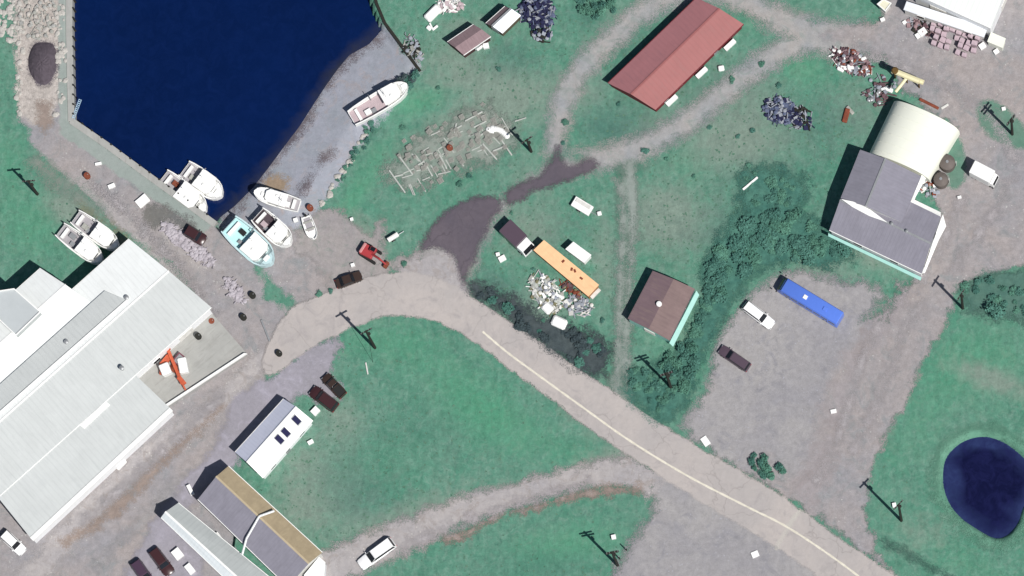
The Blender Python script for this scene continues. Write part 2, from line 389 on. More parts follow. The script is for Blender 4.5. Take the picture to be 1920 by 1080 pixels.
# sheets of road, gravel and sand
ZI = [0]
def zone(name, pts, mat, sm=True, margin=2.0, clip=None):
    ZI[0] += 1
    d = sdf(wpoly(pts, 0, sm), GX, GY)
    if clip is not None: d = np.minimum(d, clip)
    return grid_obj(name, d > -margin, .004*ZI[0]+.004, mat, {'e': d})
def band(pts, w):
    """polygon round a centre line, w px wide (number or list)"""
    c = smooth(pts, 5, False); n = len(c); ws = np.interp(np.linspace(0, 1, n), np.linspace(0, 1, len(w)), w) if isinstance(w, (list, tuple)) else np.full(n, w)
    t = np.gradient(c, axis=0); t /= np.linalg.norm(t, axis=1)[:, None]; nn = np.stack([-t[:, 1], t[:, 0]], 1)
    return [tuple(p) for p in np.vstack([c+nn*ws[:, None]/2, (c-nn*ws[:, None]/2)[::-1]])]
NOTH = -(dh+.1)
gravel = gmat('grey_gravel', col(156, 154, 158), col(168, 160, 158), col(142, 146, 148), .08, .9, .2, stones=col(196, 196, 192))
gravel_w = gmat('worn_track', col(158, 161, 164), col(172, 168, 165), col(142, 152, 148), .12, .9, .16, soft=1.2, jag=.9)
pale = gmat('pale_gravel', col(182, 176, 174), col(170, 166, 168), col(158, 150, 146), .12, 1.0, .16, stones=col(210, 206, 200), soft=1.0, jag=1.2)
purple = gmat('dark_gravel_lot', col(155, 153, 157), col(168, 165, 165), col(144, 143, 149), .07, .9, .17, stones=col(176, 176, 184), soft=1.1, jag=1.3)
asph = gmat('dark_asphalt', col(96, 90, 100), col(108, 100, 108), None, .1, 1.2, .12, soft=.6, jag=.6)
roadm = gmat('bleached_asphalt_road', col(192, 184, 180), col(182, 176, 174), col(172, 166, 165), .1, 1.2, .06, soft=.25, jag=.4)
sand = gmat('grey_shingle', col(172, 174, 186), col(160, 166, 174), col(178, 170, 172), .1, .9, .14, stones=col(186, 188, 194), soft=.5, jag=1.2)
wetsand = gmat('dark_wet_sand', col(110, 104, 112), col(124, 116, 120), None, .2, 1, .2, soft=1.0, jag=1.6)
dirt = gmat('brown_dirt', col(150, 136, 128), col(158, 144, 136), None, .3, 1, .2, soft=.7, jag=1.2)
ochre = gmat('ochre_sand', col(172, 150, 128), col(160, 144, 124), None, .3, 1, .2, soft=.7, jag=1.2)
mud = gmat('olive_mud', col(132, 138, 116), col(120, 128, 112), None, .2, 1, .2, soft=1.0, jag=1.8)
rubble = gmat('pale_rubble', col(198, 190, 184), col(178, 170, 164), col(150, 144, 140), .35, 1.6, .3, stones=col(222, 216, 210), soft=.4, jag=.8)
crete = gmat('concrete_apron', col(178, 178, 176), col(168, 170, 168), col(190, 188, 184), .12, .8, .07, soft=.1, jag=.12)
greenc = gmat('mossy_concrete', col(160, 168, 164), col(150, 162, 156), None, .12, .8, .1, soft=.2, jag=.5)
trench = gmat('trodden_soil', col(110, 112, 112), col(124, 122, 118), None, .2, 1, .2, soft=.6, jag=1.2)

zone('beach', beach_px+[], sand, False, clip=None)
zone('wet_shoreline', band([(400, 420), (438, 382), (500, 312), (560, 232), (612, 152), (654, 98), (705, 66)], [18, 16, 14, 16, 14, 14, 10]), wetsand)
zone('ochre_shore_patch', [(482, 352), (520, 322), (534, 345), (510, 368), (488, 370)], ochre)
zone('beach_track', band([(622, 284), (604, 300), (590, 325), (568, 352), (560, 372)], 4), wetsand)
zone('wharf_yard', [(20, -300), (133, -300), (132, 226), (268, 322), (400, 420), (450, 432), (560, 430), (600, 395), (640, 400), (668, 440), (660, 480), (700, 500), (770, 480), (700, 520), (560, 575), (505, 520), (480, 495), (500, 560), (545, 580), (505, 700), (480, 760), (440, 850), (400, 920), (440, 1010), (460, 1200), (-200, 1400), (-300, 1000), (-30, 900), (60, 960), (240, 740), (230, 700), (370, 560), (330, 500), (240, 440), (170, 380), (75, 290), (35, 220), (30, 100)], gravel, False, clip=NOTH)
zone('jetty_rubble', [(30, -300), (112, -300), (114, 60), (118, 130), (112, 190), (100, 225), (60, 235), (34, 210), (30, 100)], rubble, False)
zone('quay_strip', [(112, -300), (131, -300), (133, 226), (268, 322), (400, 420), (380, 440), (255, 350), (112, 250), (108, 180)], greenc, False, clip=NOTH)
zone('pale_lane', band([(130, 330), (200, 385), (260, 440), (330, 520), (400, 610)], [16, 24, 24, 18, 14]), pale)
zone('yard_grass_fringe', band([(60, 300), (120, 345), (190, 400)], [20, 26, 24]), gmat('fringe', col(120, 140, 130), col(136, 142, 134), None, .3, 1, .15, soft=1.4, jag=1.6))
zone('net_drying_ground', [(296, 414), (318, 410), (345, 440), (385, 470), (416, 496), (408, 508), (372, 506), (340, 480), (318, 456), (300, 440)], pale)
zone('dark_yard_patch', [(270, 395), (300, 385), (345, 405), (365, 428), (345, 440), (315, 410), (292, 430), (272, 418)], trench)
zone('soil_pile_patch', [(62, 84), (84, 80), (104, 90), (108, 125), (96, 155), (78, 162), (58, 140), (52, 115)], asph)
zone('brown_soil_patch', [(70, 200), (100, 195), (95, 225), (84, 250), (74, 235)], dirt)
zone('muddy_lane', band([(150, 395), (180, 420), (215, 450), (240, 450)], [10, 22, 20, 14]), mud)
zone('lower_yard_lane', band([(505, 660), (450, 720), (370, 790), (260, 870), (170, 960), (60, 1080), (-60, 1200)], [40, 44, 46, 46, 50, 50, 60]), pale)
zone('yard_dirt', band([(420, 760), (330, 840), (220, 950), (120, 1020)], [8, 14, 22, 14]), dirt)
zone('yard_rut', band([(470, 720), (400, 850), (340, 900), (260, 980), (180, 1060)], [6, 6, 8, 10, 10]), purple)
zone('house_apron', [(440, 745), (520, 700), (590, 640), (640, 640), (625, 690), (640, 740), (600, 760), (560, 740), (440, 870), (370, 930), (350, 985), (380, 1060), (300, 1200), (180, 1200), (300, 960), (400, 840)], gmat('lilac_gravel', col(164, 160, 170), col(152, 149, 156), col(174, 170, 182), .12, 1, .12, soft=.6, jag=1.2))
zone('shore_yard', [(560, 435), (600, 395), (640, 395), (680, 440), (720, 430), (720, 490), (780, 470), (800, 480), (700, 525), (620, 540), (600, 500), (560, 470)], gmat('brownish_gravel', col(158, 153, 154), col(166, 160, 158), col(136, 144, 138), .2, 1, .15, soft=.8, jag=1.8))
zone('upper_track', band([(1290, -10), (1220, 14), (1150, 70), (1090, 130), (1058, 190), (1046, 240), (1040, 290)], [34, 38, 40, 40, 42, 36, 30]), gravel_w)
zone('barn_loop_track', band([(1270, -20), (1380, -4), (1440, 26), (1500, 55), (1600, 75), (1700, 80)], [32, 38, 44, 52, 62, 64]), gravel_w)
zone('long_track', band([(1560, 75), (1490, 85), (1400, 140), (1310, 212), (1240, 258), (1170, 290), (1100, 300)], [54, 44, 40, 40, 40, 46, 38]), gravel_w)
zone('junction_patch', [(1040, 280), (1070, 285), (1100, 282), (1090, 300), (1040, 300), (960, 360), (930, 378), (860, 390), (800, 450), (780, 480), (800, 510), (850, 500), (880, 520), (900, 470), (940, 400), (1010, 345), (1090, 330), (1130, 300)], gravel_w)
zone('dry_path_ground', band([(1178, 310), (1176, 400), (1172, 500), (1166, 640), (1164, 760)], [30, 30, 20, 24, 50]), gmat('trampled_grass', col(108, 136, 124), col(122, 138, 128), None, .3, 1, .15, soft=1.2, jag=1.4))
rut = gmat('pale_rut', col(150, 160, 154), col(140, 150, 144), None, .2, 1, .12, soft=.6, jag=.7)
zone('footpath_left_rut', band([(1150, 335), (1168, 370), (1165, 480), (1162, 600), (1158, 740)], [8, 10, 11, 12, 14]), rut)
zone('footpath_right_rut', band([(1180, 300), (1186, 370), (1185, 440), (1178, 560), (1172, 660), (1180, 745)], [16, 20, 14, 12, 14, 24]), rut)
zone('east_yard', [(1530, 66), (1650, 40), (1700, -200), (2400, -200), (2400, 470), (1925, 500), (1850, 515), (1795, 545), (1770, 610), (1730, 680), (1690, 770), (1650, 840), (1625, 920), (1622, 965), (1650, 1050), (1700, 1100), (1560, 985), (1400, 885), (1290, 815), (1330, 715), (1500, 600), (1660, 600), (1700, 540), (1728, 516), (1765, 400), (1730, 330), (1795, 240), (1700, 175), (1650, 100), (1590, 84)], gravel, False)
zone('parking_lot', [(1286, 812), (1300, 770), (1330, 720), (1345, 640), (1385, 580), (1440, 530), (1500, 508), (1560, 522), (1650, 545), (1625, 600), (1600, 660), (1550, 730), (1510, 860), (1500, 900), (1440, 850), (1400, 880)], purple)
zone('lot_pale_drive', band([(1700, 540), (1660, 610), (1590, 700), (1560, 800), (1540, 870), (1500, 930)], [20, 34, 30, 30, 40, 50]), gmat('rosy_gravel', col(166, 160, 162), col(154, 146, 146), None, .15, 1, .15, soft=1.2, jag=2.5))
zone('pond_margin', band(pond_px+pond_px[:1], 26), gmat('pale_bank_grass', col(112, 160, 138), col(100, 150, 128), None, .3, 1, .12, soft=1.3, jag=1.2))
zone('yard_grass_patch', [(1830, 200), (1858, 188), (1902, 218), (1932, 272), (1892, 276), (1846, 244)], gmat('thin_grass', col(98, 140, 122), col(112, 140, 126), None, .3, 1, .15, soft=.4, jag=.5))
zone('side_grass_patch', [(1785, 250), (1800, 262), (1812, 300), (1805, 345), (1780, 350), (1775, 280)], MATS['thin_grass'])
zone('shrub_lawn', [(1800, 545), (1830, 520), (1880, 512), (1990, 505), (1990, 600), (1900, 600), (1820, 580)], gmat('rough_grass', col(80, 118, 108), col(92, 126, 114), None, .3, 1, .2, soft=1, jag=1.8))
zone('lower_lot', [(1215, 890), (1250, 870), (1380, 960), (1480, 1020), (1560, 1090), (1700, 1250), (1100, 1250), (1150, 1090), (1190, 1010), (1225, 960)], purple)
zone('lower_track', band([(1230, 905), (1160, 885), (1080, 898), (980, 925), (880, 955), (800, 990), (700, 1030), (600, 1080), (480, 1180)], [60, 52, 44, 44, 52, 60, 60, 70, 80]), pale)
zone('track_soil', band([(1200, 920), (1100, 925), (1010, 950), (940, 965), (880, 998), (830, 1010)], [14, 12, 8, 10, 12, 8]), dirt)
zone('forecourt', [(795, 475), (830, 465), (860, 480), (872, 520), (880, 560), (780, 540), (740, 520), (760, 495)], pale)
zone('asphalt_drive', [(790, 470), (800, 440), (835, 400), (880, 375), (920, 370), (937, 378), (936, 395), (915, 425), (895, 470), (880, 505), (868, 540), (862, 515), (846, 478), (820, 466)], asph)
zone('asphalt_junction', [(946, 372), (965, 352), (1010, 330), (1035, 300), (1042, 280), (1050, 278), (1056, 305), (1075, 312), (1105, 298), (1122, 308), (1100, 325), (1060, 340), (1000, 360), (958, 384)], asph)
road_up = [(505, 640), (545, 580), (600, 555), (650, 535), (700, 518), (760, 510), (815, 520), (860, 542), (910, 572), (960, 604), (1040, 657), (1120, 715), (1200, 768), (1300, 832), (1400, 890), (1480, 940), (1560, 1000), (1680, 1080), (1900, 1230)]
road_lo = [(1730, 1230), (1540, 1086), (1480, 1042), (1400, 992), (1300, 932), (1200, 868), (1120, 815), (1040, 755), (950, 688), (890, 642), (830, 608), (780, 596), (730, 592), (680, 606), (620, 634), (560, 668), (510, 706), (492, 690)]
zone('main_road', road_up+road_lo, roadm)
mark = gmat('worn_line_paint', col(228, 222, 208), col(214, 208, 196), None, .5, 1, .08, soft=.12, jag=.12)
zone('road_crossing_seam', band([(1502, 955), (1480, 985), (1455, 1030)], 7), gmat('fresh_concrete_seam', col(200, 196, 188), col(192, 188, 182), None, .5, 1, .08, soft=.3, jag=.3))
# the painted centre line as a thin strip of its own
cl = smooth([P(*p) for p in [(905, 622), (950, 660), (1000, 697), (1090, 762), (1180, 826), (1290, 893), (1400, 950), (1475, 988), (1560, 1044), (1640, 1104), (1720, 1168)]], 14, False)
t = np.gradient(cl, axis=0); t /= np.linalg.norm(t, axis=1)[:, None]; nn = np.stack([-t[:, 1], t[:, 0]], 1)
zt = .004*ZI[0]+.012
vs = []; fs = []
for i in range(len(cl)):
    w = .17+.03*math.sin(i*1.7)
    vs += [(*(cl[i]+nn[i]*w), zt), (*(cl[i]-nn[i]*w), zt)]
    if i: fs.append((2*i-2, 2*i-1, 2*i+1, 2*i))
o = mesh_obj('centre_line', vs, fs, gmat('line_paint', col(236, 230, 214), col(222, 216, 200), None, .8, 2, .12, edge=False)); o['kind'] = 'structure'

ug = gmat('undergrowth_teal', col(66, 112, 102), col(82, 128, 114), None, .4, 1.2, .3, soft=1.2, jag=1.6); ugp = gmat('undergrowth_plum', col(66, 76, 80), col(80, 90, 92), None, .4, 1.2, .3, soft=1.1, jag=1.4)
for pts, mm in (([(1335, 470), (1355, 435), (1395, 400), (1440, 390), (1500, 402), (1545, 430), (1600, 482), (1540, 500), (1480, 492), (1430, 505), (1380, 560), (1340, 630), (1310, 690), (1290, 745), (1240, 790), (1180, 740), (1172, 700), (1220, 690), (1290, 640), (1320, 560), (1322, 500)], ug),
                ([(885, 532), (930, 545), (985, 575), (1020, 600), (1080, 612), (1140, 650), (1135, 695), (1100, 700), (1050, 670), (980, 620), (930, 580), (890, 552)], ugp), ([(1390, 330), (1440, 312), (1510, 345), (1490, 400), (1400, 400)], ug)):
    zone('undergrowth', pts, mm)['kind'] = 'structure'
fl = gmat('pallet_field_soil', col(150, 158, 150), col(132, 148, 138), None, .3, 1.2, .2, soft=1.6, jag=2.2)
zone('pallet_field_soil', [(725, 325), (760, 290), (840, 235), (900, 205), (940, 222), (965, 265), (930, 300), (840, 320), (770, 350)], fl)
for pts in ([(1660, 1020), (1720, 1050), (1790, 1090)],):
    zone('wheel_track', band(pts, 3), gmat('faint_rut_green', col(74, 112, 100), col(86, 120, 108), None, .4, 1, .2, soft=1.0, jag=.8))
for pts in ([(1700, 545), (1650, 610), (1610, 700), (1580, 800), (1530, 900)], [(1730, 560), (1690, 640), (1650, 740), (1600, 840)], [(1800, 380), (1760, 470), (1720, 530)], [(1900, 330), (1850, 420), (1790, 500)], [(1600, 92), (1720, 140), (1850, 210), (1900, 300)], [(180, 350), (260, 420), (340, 510), (400, 590)], [(420, 740), (300, 850), (160, 980)], [(1100, 905), (980, 945), (860, 985), (740, 1030)]):
    zone('wheel_track', band(pts, 4), gmat('pale_wheel_rut', col(180, 174, 176), col(170, 166, 168), None, .4, 1, .15, soft=1.2, jag=1.5))
# quay walls
def wall_run(pts, w, z0, z1, name, label, mat, cat='wall', cap=None):
    c = np.array([P(*p) for p in pts]); t = np.gradient(c, axis=0); t /= np.linalg.norm(t, axis=1)[:, None]; nn = np.stack([-t[:, 1], t[:, 0]], 1)*w/2
    ring = [[(*(c[i]-nn[i]), z0), (*(c[i]+nn[i]), z0), (*(c[i]+nn[i]), z1), (*(c[i]-nn[i]), z1)] for i in range(len(c))]
    ctr = c.mean(0); r2 = [[(x-ctr[0], y-ctr[1], z) for x, y, z in r] for r in ring]
    th = thing(name, label, cat, (ctr[0], ctr[1], 0)); MB().loft(r2).build('wall_face', mat, th)
    return th, ctr, c
q, ctr, c = wall_run([(130, -330), (130, 60), (132, 150), (134, 228)], 1.1, -4.6, .16, 'quay_wall', 'straight pale concrete quay wall along the west side of the harbour basin', concrete)
for i in range(14):
    y = P(0, -20+i*18)[1]; x = P(131, 0)[0]+.62
    MB().tube((x-ctr[0], y-ctr[1], -4), (x-ctr[0], y-ctr[1], .35), .16).build('fender_pile', dkwood, q)
q, ctr, c = wall_run([(133, 226), (200, 272), (268, 322), (345, 378), (404, 421)], 1.1, -4.6, .12, 'quay_wall', 'diagonal concrete quay wall where the pair of white boats is moored', concrete)
for i in range(14):
    p = Vector(P(150+i*18, 238.5+i*13.1)); p += Vector((.45, .62)).normalized()*.72
    MB().tube((p.x-ctr[0], p.y-ctr[1], -4), (p.x-ctr[0], p.y-ctr[1], .3), .16).build('fender_pile', dkwood, q)
q, ctr, c = wall_run([(690, -60), (706, 6), (722, 44), (750, 82), (788, 134)], .5, -3.5, .35, 'retaining_wall', 'dark timber retaining wall at the top of the shingle slipway', dkwood)
o = mesh_obj
exec_after = []

# ------------------------------------------------------------------ buildings
def frame(corners, z):
    w = [Vector(P(a, b, z)) for a, b in corners]; c = sum(w, Vector((0, 0)))/len(w)
    d = w[1]-w[0]; an = math.atan2(d.y, d.x); ca, sa = math.cos(-an), math.sin(-an)
    return c, an, [((p.x-c.x)*ca-(p.y-c.y)*sa, (p.x-c.x)*sa+(p.y-c.y)*ca) for p in w]
def inset(pts, d):
    n = len(pts); A = sum(pts[i][0]*pts[(i+1) % n][1]-pts[(i+1) % n][0]*pts[i][1] for i in range(n)); s = 1 if A > 0 else -1; out = []
    for i in range(n):
        a, b, c = Vector(pts[i-1]), Vector(pts[i]), Vector(pts[(i+1) % n])
        u = (b-a).normalized(); v = (c-b).normalized(); n1 = Vector((-u.y, u.x))*s; n2 = Vector((-v.y, v.x))*s
        k = n1+n2; k = k/max(k.dot(n1), .3); out.append(tuple(b+k*d))
    return out
def openings(th, pts, specs, base=0):
    """doors and windows standing 3 cm proud of the walls: (wall index, share along, w, h, sill, kind)"""
    n = len(pts); A = sum(pts[i][0]*pts[(i+1) % n][1]-pts[(i+1) % n][0]*pts[i][1] for i in range(n)); s = 1 if A > 0 else -1
    for wi, t, w, h, sill, kind in specs:
        a, b = Vector(pts[wi]), Vector(pts[(wi+1) % n]); d = (b-a).normalized(); nr = Vector((d.y, -d.x))*s; p = a+(b-a)*t+nr*.03; an = math.atan2(d.y, d.x)
        if kind == 'window':
            f = MB().box((p.x, p.y, base+sill+h/2), (w+.2, .1, h+.2), an).build('window', white, th)
            p2 = p+nr*.04; MB().box((p2.x, p2.y, base+sill+h/2), (w, .06, h), an).build('pane', glass, f)
        elif kind == 'door':
            f = MB().box((p.x, p.y, base+h/2), (w, .12, h), an).build('door', steel, th)
            p2 = p+nr*.08+d*w*.35; MB().box((p2.x, p2.y, base+h*.48), (.12, .06, .05), an).build('handle', chrome, f)
        else:
            b_ = MB().box((p.x, p.y, base+h/2), (w, .1, h), an)
            for k in range(5): q_ = p+nr*.06; b_.box((q_.x, q_.y, base+h*(k+.5)/5), (w*.96, .04, h/5*.8), an)
            b_.build('roller_door', offwhite, th)
def gable(name, label, cat, corners, zE, zR, wallm, roofA, roofB, over=.3, frac=.5, ops=(), group=None, base=0, ridge=True, parent=None, endwall=None, gut=None):
    """corners A,B,C,D as seen at the eaves, A>B along the ridge; slope A on the AB side"""
    c, an, q = frame(corners, zE)
    th = thing(name, label, cat, (c.x, c.y, base), an, group) if parent is None else parent
    A, B_, C_, D = [Vector(p) for p in q]; z0 = 0; e = zE-base; r = zR-base
    rA = A+(D-A)*frac; rB = B_+(C_-B_)*frac
    up = .10
    MB().slab([(*A, e), (*B_, e), (*rB, r), (*rA, r)] if (B_-A).cross(D-A) > 0 else [(*B_, e), (*A, e), (*rA, r), (*rB, r)], .1).build('roof', roofA, th)
    MB().slab([(*rA, r), (*rB, r), (*C_, e), (*D, e)] if (B_-A).cross(D-A) > 0 else [(*rB, r), (*rA, r), (*D, e), (*C_, e)], .1).build('roof', roofB, th)
    w = inset(q, over)
    wA, wB, wC, wD = [Vector(p) for p in w]; f2 = frac
    mA = wA+(wD-wA)*f2; mB = wB+(wC-wB)*f2
    sl = (r-e)/max((rA-A).length, .01)*over
    b = MB(); b.add([(*wA, z0-.3), (*wB, z0-.3), (*wC, z0-.3), (*wD, z0-.3), (*wA, e+sl-.13), (*wB, e+sl-.13), (*wC, e+sl-.13), (*wD, e+sl-.13), (*mA, r-.13), (*mB, r-.13)],
          [(0, 1, 5, 4), (2, 3, 7, 6), (1, 2, 6, 9, 5), (3, 0, 4, 8, 7)]).build('wall', wallm, th)
    if ridge:
        d = (rB-rA).normalized(); MB().box(((rA.x+rB.x)/2, (rA.y+rB.y)/2, r+.03), ((rB-rA).length+.04, .34, .08), math.atan2(d.y, d.x)).build('ridge_cap', steel if ridge is True else ridge, th)
    for p1, p2 in ((A, B_), (D, C_)):
        d = (p2-p1).normalized(); m_ = (p1+p2)/2
        o_ = Vector((-d.y, d.x)); o_ = o_ if (m_-Vector((0, 0))).dot(o_) > 0 else -o_; m_ = m_+o_*.06
        MB().box((m_.x, m_.y, e-.1), ((p2-p1).length, .12, .12), math.atan2(d.y, d.x)).build('gutter', gut or white, th)
    openings(th, w, ops)
    return th, q, (rA, rB)
def flatb(name, label, cat, corners, z, wallm, roofm, over=.0, slope=0, ops=(), group=None, parapet=0, base=0, sm=False):
    c, an, q = frame(corners, z); th = thing(name, label, cat, (c.x, c.y, base), an, group); h = z-base
    n = len(q)
    if sum(q[i][0]*q[(i+1) % n][1]-q[(i+1) % n][0]*q[i][1] for i in range(n)) < 0: ccw = q[::-1]
    else: ccw = q
    ys = [p[1] for p in q]; ym, yM = min(ys), max(ys)
    MB().slab([(p[0], p[1], h+slope*(p[1]-ym)/(yM-ym+.01)) for p in ccw], .14).build('roof', roofm, th)
    w = inset(q, .12+over); MB().prism(w, -.3, h-.142).build('wall', wallm, th)
    if parapet:
        i2 = inset(q, .18); b = MB()
        for i in range(n):
            a, b2 = Vector(q[i]), Vector(q[(i+1) % n]); a2, b3 = Vector(i2[i]), Vector(i2[(i+1) % n])
            b.add([(*a, h+.003), (*b2, h+.003), (*b3, h+.003), (*a2, h+.003), (*a, h+parapet), (*b2, h+parapet), (*b3, h+parapet), (*a2, h+parapet)], [(0, 1, 5, 4), (4, 5, 6, 7), (3, 2, 6, 7)])
        b.build('roof_edge', white, th)
    openings(th, w, ops)
    return th, q
wwall = pmat('white_metal_siding', (.78, .79, .80, 1), .5, .06, 1, dirt=(.5, .5, .48, 1), dirtamt=.3)
roof_w = pmat('white_metal_roof', (.76, .78, .77, 1), .42, .06, .3, dirt=(.55, .56, .55, 1), dirtamt=.4, rib=.9)
roof_lg = pmat('pale_grey_metal_roof', col(208, 212, 211), .5, .06, .3, dirt=col(182, 187, 187), dirtamt=.5, rib=.9)
roof_g2 = pmat('grey_metal_roof', col(186, 191, 190), .5, .06, .3, dirt=col(160, 166, 166), dirtamt=.5, rib=.9)
roof_sh = pmat('grey_shingle_roof', col(146, 144, 156), .9, .12, .6, dirt=col(126, 124, 134), dirtamt=.5, rib=.6)
roof_red = pmat('faded_red_metal_roof', col(166, 104, 103), .6, .07, .4, dirt=col(152, 112, 110), dirtamt=.5, rib=.8)
roof_red2 = pmat('dull_red_metal_roof', col(176, 120, 124), .6, .07, .4, dirt=col(146, 108, 114), dirtamt=.5, rib=.8)
redwall = pmat('dark_red_boards', col(118, 44, 50), .85, .15, 1)
roof_br = pmat('brown_shed_roof', col(124, 104, 110), .85, .12, .5, dirt=col(142, 124, 116), dirtamt=.7, rib=.7)
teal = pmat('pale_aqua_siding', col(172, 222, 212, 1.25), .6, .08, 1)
cream = pmat('cream_fabric', (.72, .73, .64, 1), .55, .03, .2)
tan = pmat('tan_shingle', col(176, 160, 132), .9, .15, .8, dirt=col(146, 132, 108), dirtamt=.6)
roof_pk = pmat('old_pinkish_roof', col(150, 128, 132), .8, .15, .8, dirt=col(112, 92, 96), dirtamt=.6, rib=.6)
roof_bl = pmat('bluish_white_roof', (.66, .68, .80, 1), .4, .05, .4, dirt=(.52, .54, .68, 1), dirtamt=.4, rib=.6)

# fish plant: main hall, wider south-west half with its lean-to, annexes on the north-west
th, q, rr = gable('fish_plant', 'huge pale grey and white metal roofed fish plant beside the wharf', 'warehouse',
    [(-159, 805), (242, 448), (396, 576), (-5, 933)], 5.2, 6.6, wwall, roof_w, roof_lg, frac=.5, ridge=white,
    ops=[(1, .2, 3, 3.2, 0, 'roller'), (1, .6, 1, 2.1, 0, 'door'), (1, .8, 1.4, 1, 1.4, 'window'), (2, .12, 3, 3, 0, 'roller'), (2, .26, 1.4, 1, 1.4, 'window')])
PLANT = th
def to_local(th, px, py, z):
    p = V(px, py, z)-Vector(th.location); a = -th.rotation_euler[2]
    return Vector((p.x*math.cos(a)-p.y*math.sin(a), p.x*math.sin(a)+p.y*math.cos(a), z))
def polypart(th, name, pts, z, t, mat, down=None):
    """roof plane of given corner heights, with walls to the ground when down is set"""
    L = [to_local(th, a, b, zz) for a, b, zz in pts]; n = len(L)
    A = sum(L[i].x*L[(i+1) % n].y-L[(i+1) % n].x*L[i].y for i in range(n))
    if A < 0: L = L[::-1]
    o = MB().slab([tuple(p) for p in L], t).build(name, mat, th)
    if down is not None:
        i2 = inset([(p.x, p.y) for p in L], .14); b = MB(); vs = [(x, y, -.3) for x, y in i2]+[(i2[k][0], i2[k][1], L[k].z-t-.01) for k in range(n)]
        b.add(vs, [(i, (i+1) % n, n+(i+1) % n, n+i) for i in range(n)]).build('wall', down, th)
    return o
# grey strip of the north-west slope, then lean-to on the south-east
polypart(th, 'roof', [(236, 562, 6.5), (196, 545, 6.12), (-130, 836, 6.12), (-80, 843, 6.5)], 0, .06, roof_lg)
polypart(th, 'ridge_cap', [(239, 560, 6.75), (235, 566, 6.75), (-80, 846, 6.75), (-77, 838, 6.75)], 0, .12, white)
polypart(th, 'lean_to_roof', [(252, 701, 5.12), (322, 768, 4.1), (60, 1012, 4.1), (-6, 930, 5.12)], 0, .12, roof_lg, wwall)
polypart(th, 'roof_light', [(150, 797, 5.25), (198, 752, 5.25), (206, 759, 5.15), (158, 804, 5.15)], 0, .16, white)
polypart(th, 'fascia', [(318, 764, 4.3), (324, 770, 4.3), (62, 1014, 4.3), (56, 1008, 4.3)], 0, .35, white)
for (x, y) in ((125, 642), (229, 691), (238, 559)):
    p = to_local(th, x, y, 6.1); MB().lathe((p.x, p.y, 5.7), [(.28, 0), (.28, .8), (.42, .85), (.42, 1.0), (.1, 1.12)], 12).build('roof_vent', steel, th)
ann, _, _ = gable('cold_store', 'white roofed cold store annex on the north-west side of the fish plant', 'warehouse',
    [(-150, 705), (76, 503), (176, 572), (-50, 774)], 5.6, 6.9, wwall, roof_w, roof_w, ridge=white, ops=[(1, .4, 2.4, 2.6, 0, 'roller')])
flatb('plant_room', 'square grey box on the cold store roof at the left edge', 'rooftop unit', [(-6, 546), (27, 541), (77, 585), (30, 630), (-6, 596)], 8.6, roof_g2, pmat('unit_grey', col(196, 202, 204), .5, .06, .5), parapet=.25, base=5.0)
# loading platform with its rusty unloading crane
c_, an_, q_ = frame([(396, 586), (464, 664), (312, 764), (252, 700)], .9)
pl = thing('loading_platform', 'grey concrete loading platform beside the fish plant', 'platform', (c_.x, c_.y, 0), an_)
MB().prism(q_, -.3, .9).build('deck', concrete, pl)
i2 = inset(q_, .35)
b = MB()
for k in (1,): a, b2, a2, b3 = Vector(q_[k]), Vector(q_[k+1]), Vector(i2[k]), Vector(i2[k+1]); b.add([(*a, .905), (*b2, .905), (*b3, .905), (*a2, .905), (*a, 1.5), (*b2, 1.5), (*b3, 1.5), (*a2, 1.5)], [(0, 1, 5, 4), (4, 5, 6, 7), (2, 3, 7, 6), (0, 3, 7, 4), (1, 2, 6, 5)])
b.build('kerb_wall', white, pl)
redp = pmat('orange_red_paint', (.50, .10, .045, 1), .6, .3, 2, dirt=(.2, .05, .03, 1), dirtamt=.6)
x, y = P(330, 690, .9); cr = thing('unloading_crane', 'rusty orange red unloading crane on the loading platform', 'crane', (x, y, .9), ang((318, 650), (352, 732)))
b = MB(); b.box((-.6, 0, .9), (7.6, .55, .5)); b.box((-3.6, 0, .9), (1.0, .9, .9)); b.box((2.6, .1, .9), (1.6, .8, .6), .3); b.tube((2.9, 0, 1.1), (4.2, .1, .5), .16); b.build('boom', redp, cr)
MB().box((-1.6, -1.2, .55), (1.0, 2.2, .5), .5).box((-.6, -2.4, .55), (.5, 1.8, .5), 1.2).build('arm', redp, cr)
MB().box((-.2, -1.7, .8), (1.9, 1.7, 1.6), 0, ch=.15).build('power_unit', white, cr)
MB().box((.3, 1.3, .7), (2.6, 1.5, 1.3), -.2, ch=.15).build('hopper', white, cr)
MB().lathe((0, 0, 0), [(.9, 0), (.9, .4), (.5, .5), (.5, .9)], 14).build('base', rust, cr)
x, y = P(336, 675, .9); tt = thing('fish_tub', 'dark purple tub beside the rusty crane on the platform', 'tub', (x, y, .9), .9)
MB().box((0, 0, .45), (1.9, 1.2, .9), taper=1.05).build('tub_body', pmat('maroon_plastic', (.16, .06, .08, 1), .5), tt); MB().box((0, 0, .92), (1.5, .8, .04)).build('contents', steel, tt)

# red barn
th, q, rr = gable('red_barn', 'long faded red metal roofed barn inside the loop of tracks', 'barn', [(1140, 156), (1306, -4), (1394, 45), (1229, 206)], 2.5, 3.9, redwall, roof_red2, roof_red, over=.25,
    ops=[(2, .1, 1.2, .9, 1.2, 'window'), (2, .3, 1, 2, 0, 'door'), (2, .5, 1.2, .9, 1.2, 'window'), (2, .72, 1.2, .9, 1.2, 'window'), (2, .88, 1, 2, 0, 'door'), (1, .5, 2.2, 2.2, 0, 'roller')], ridge=roof_red, gut=redwall)
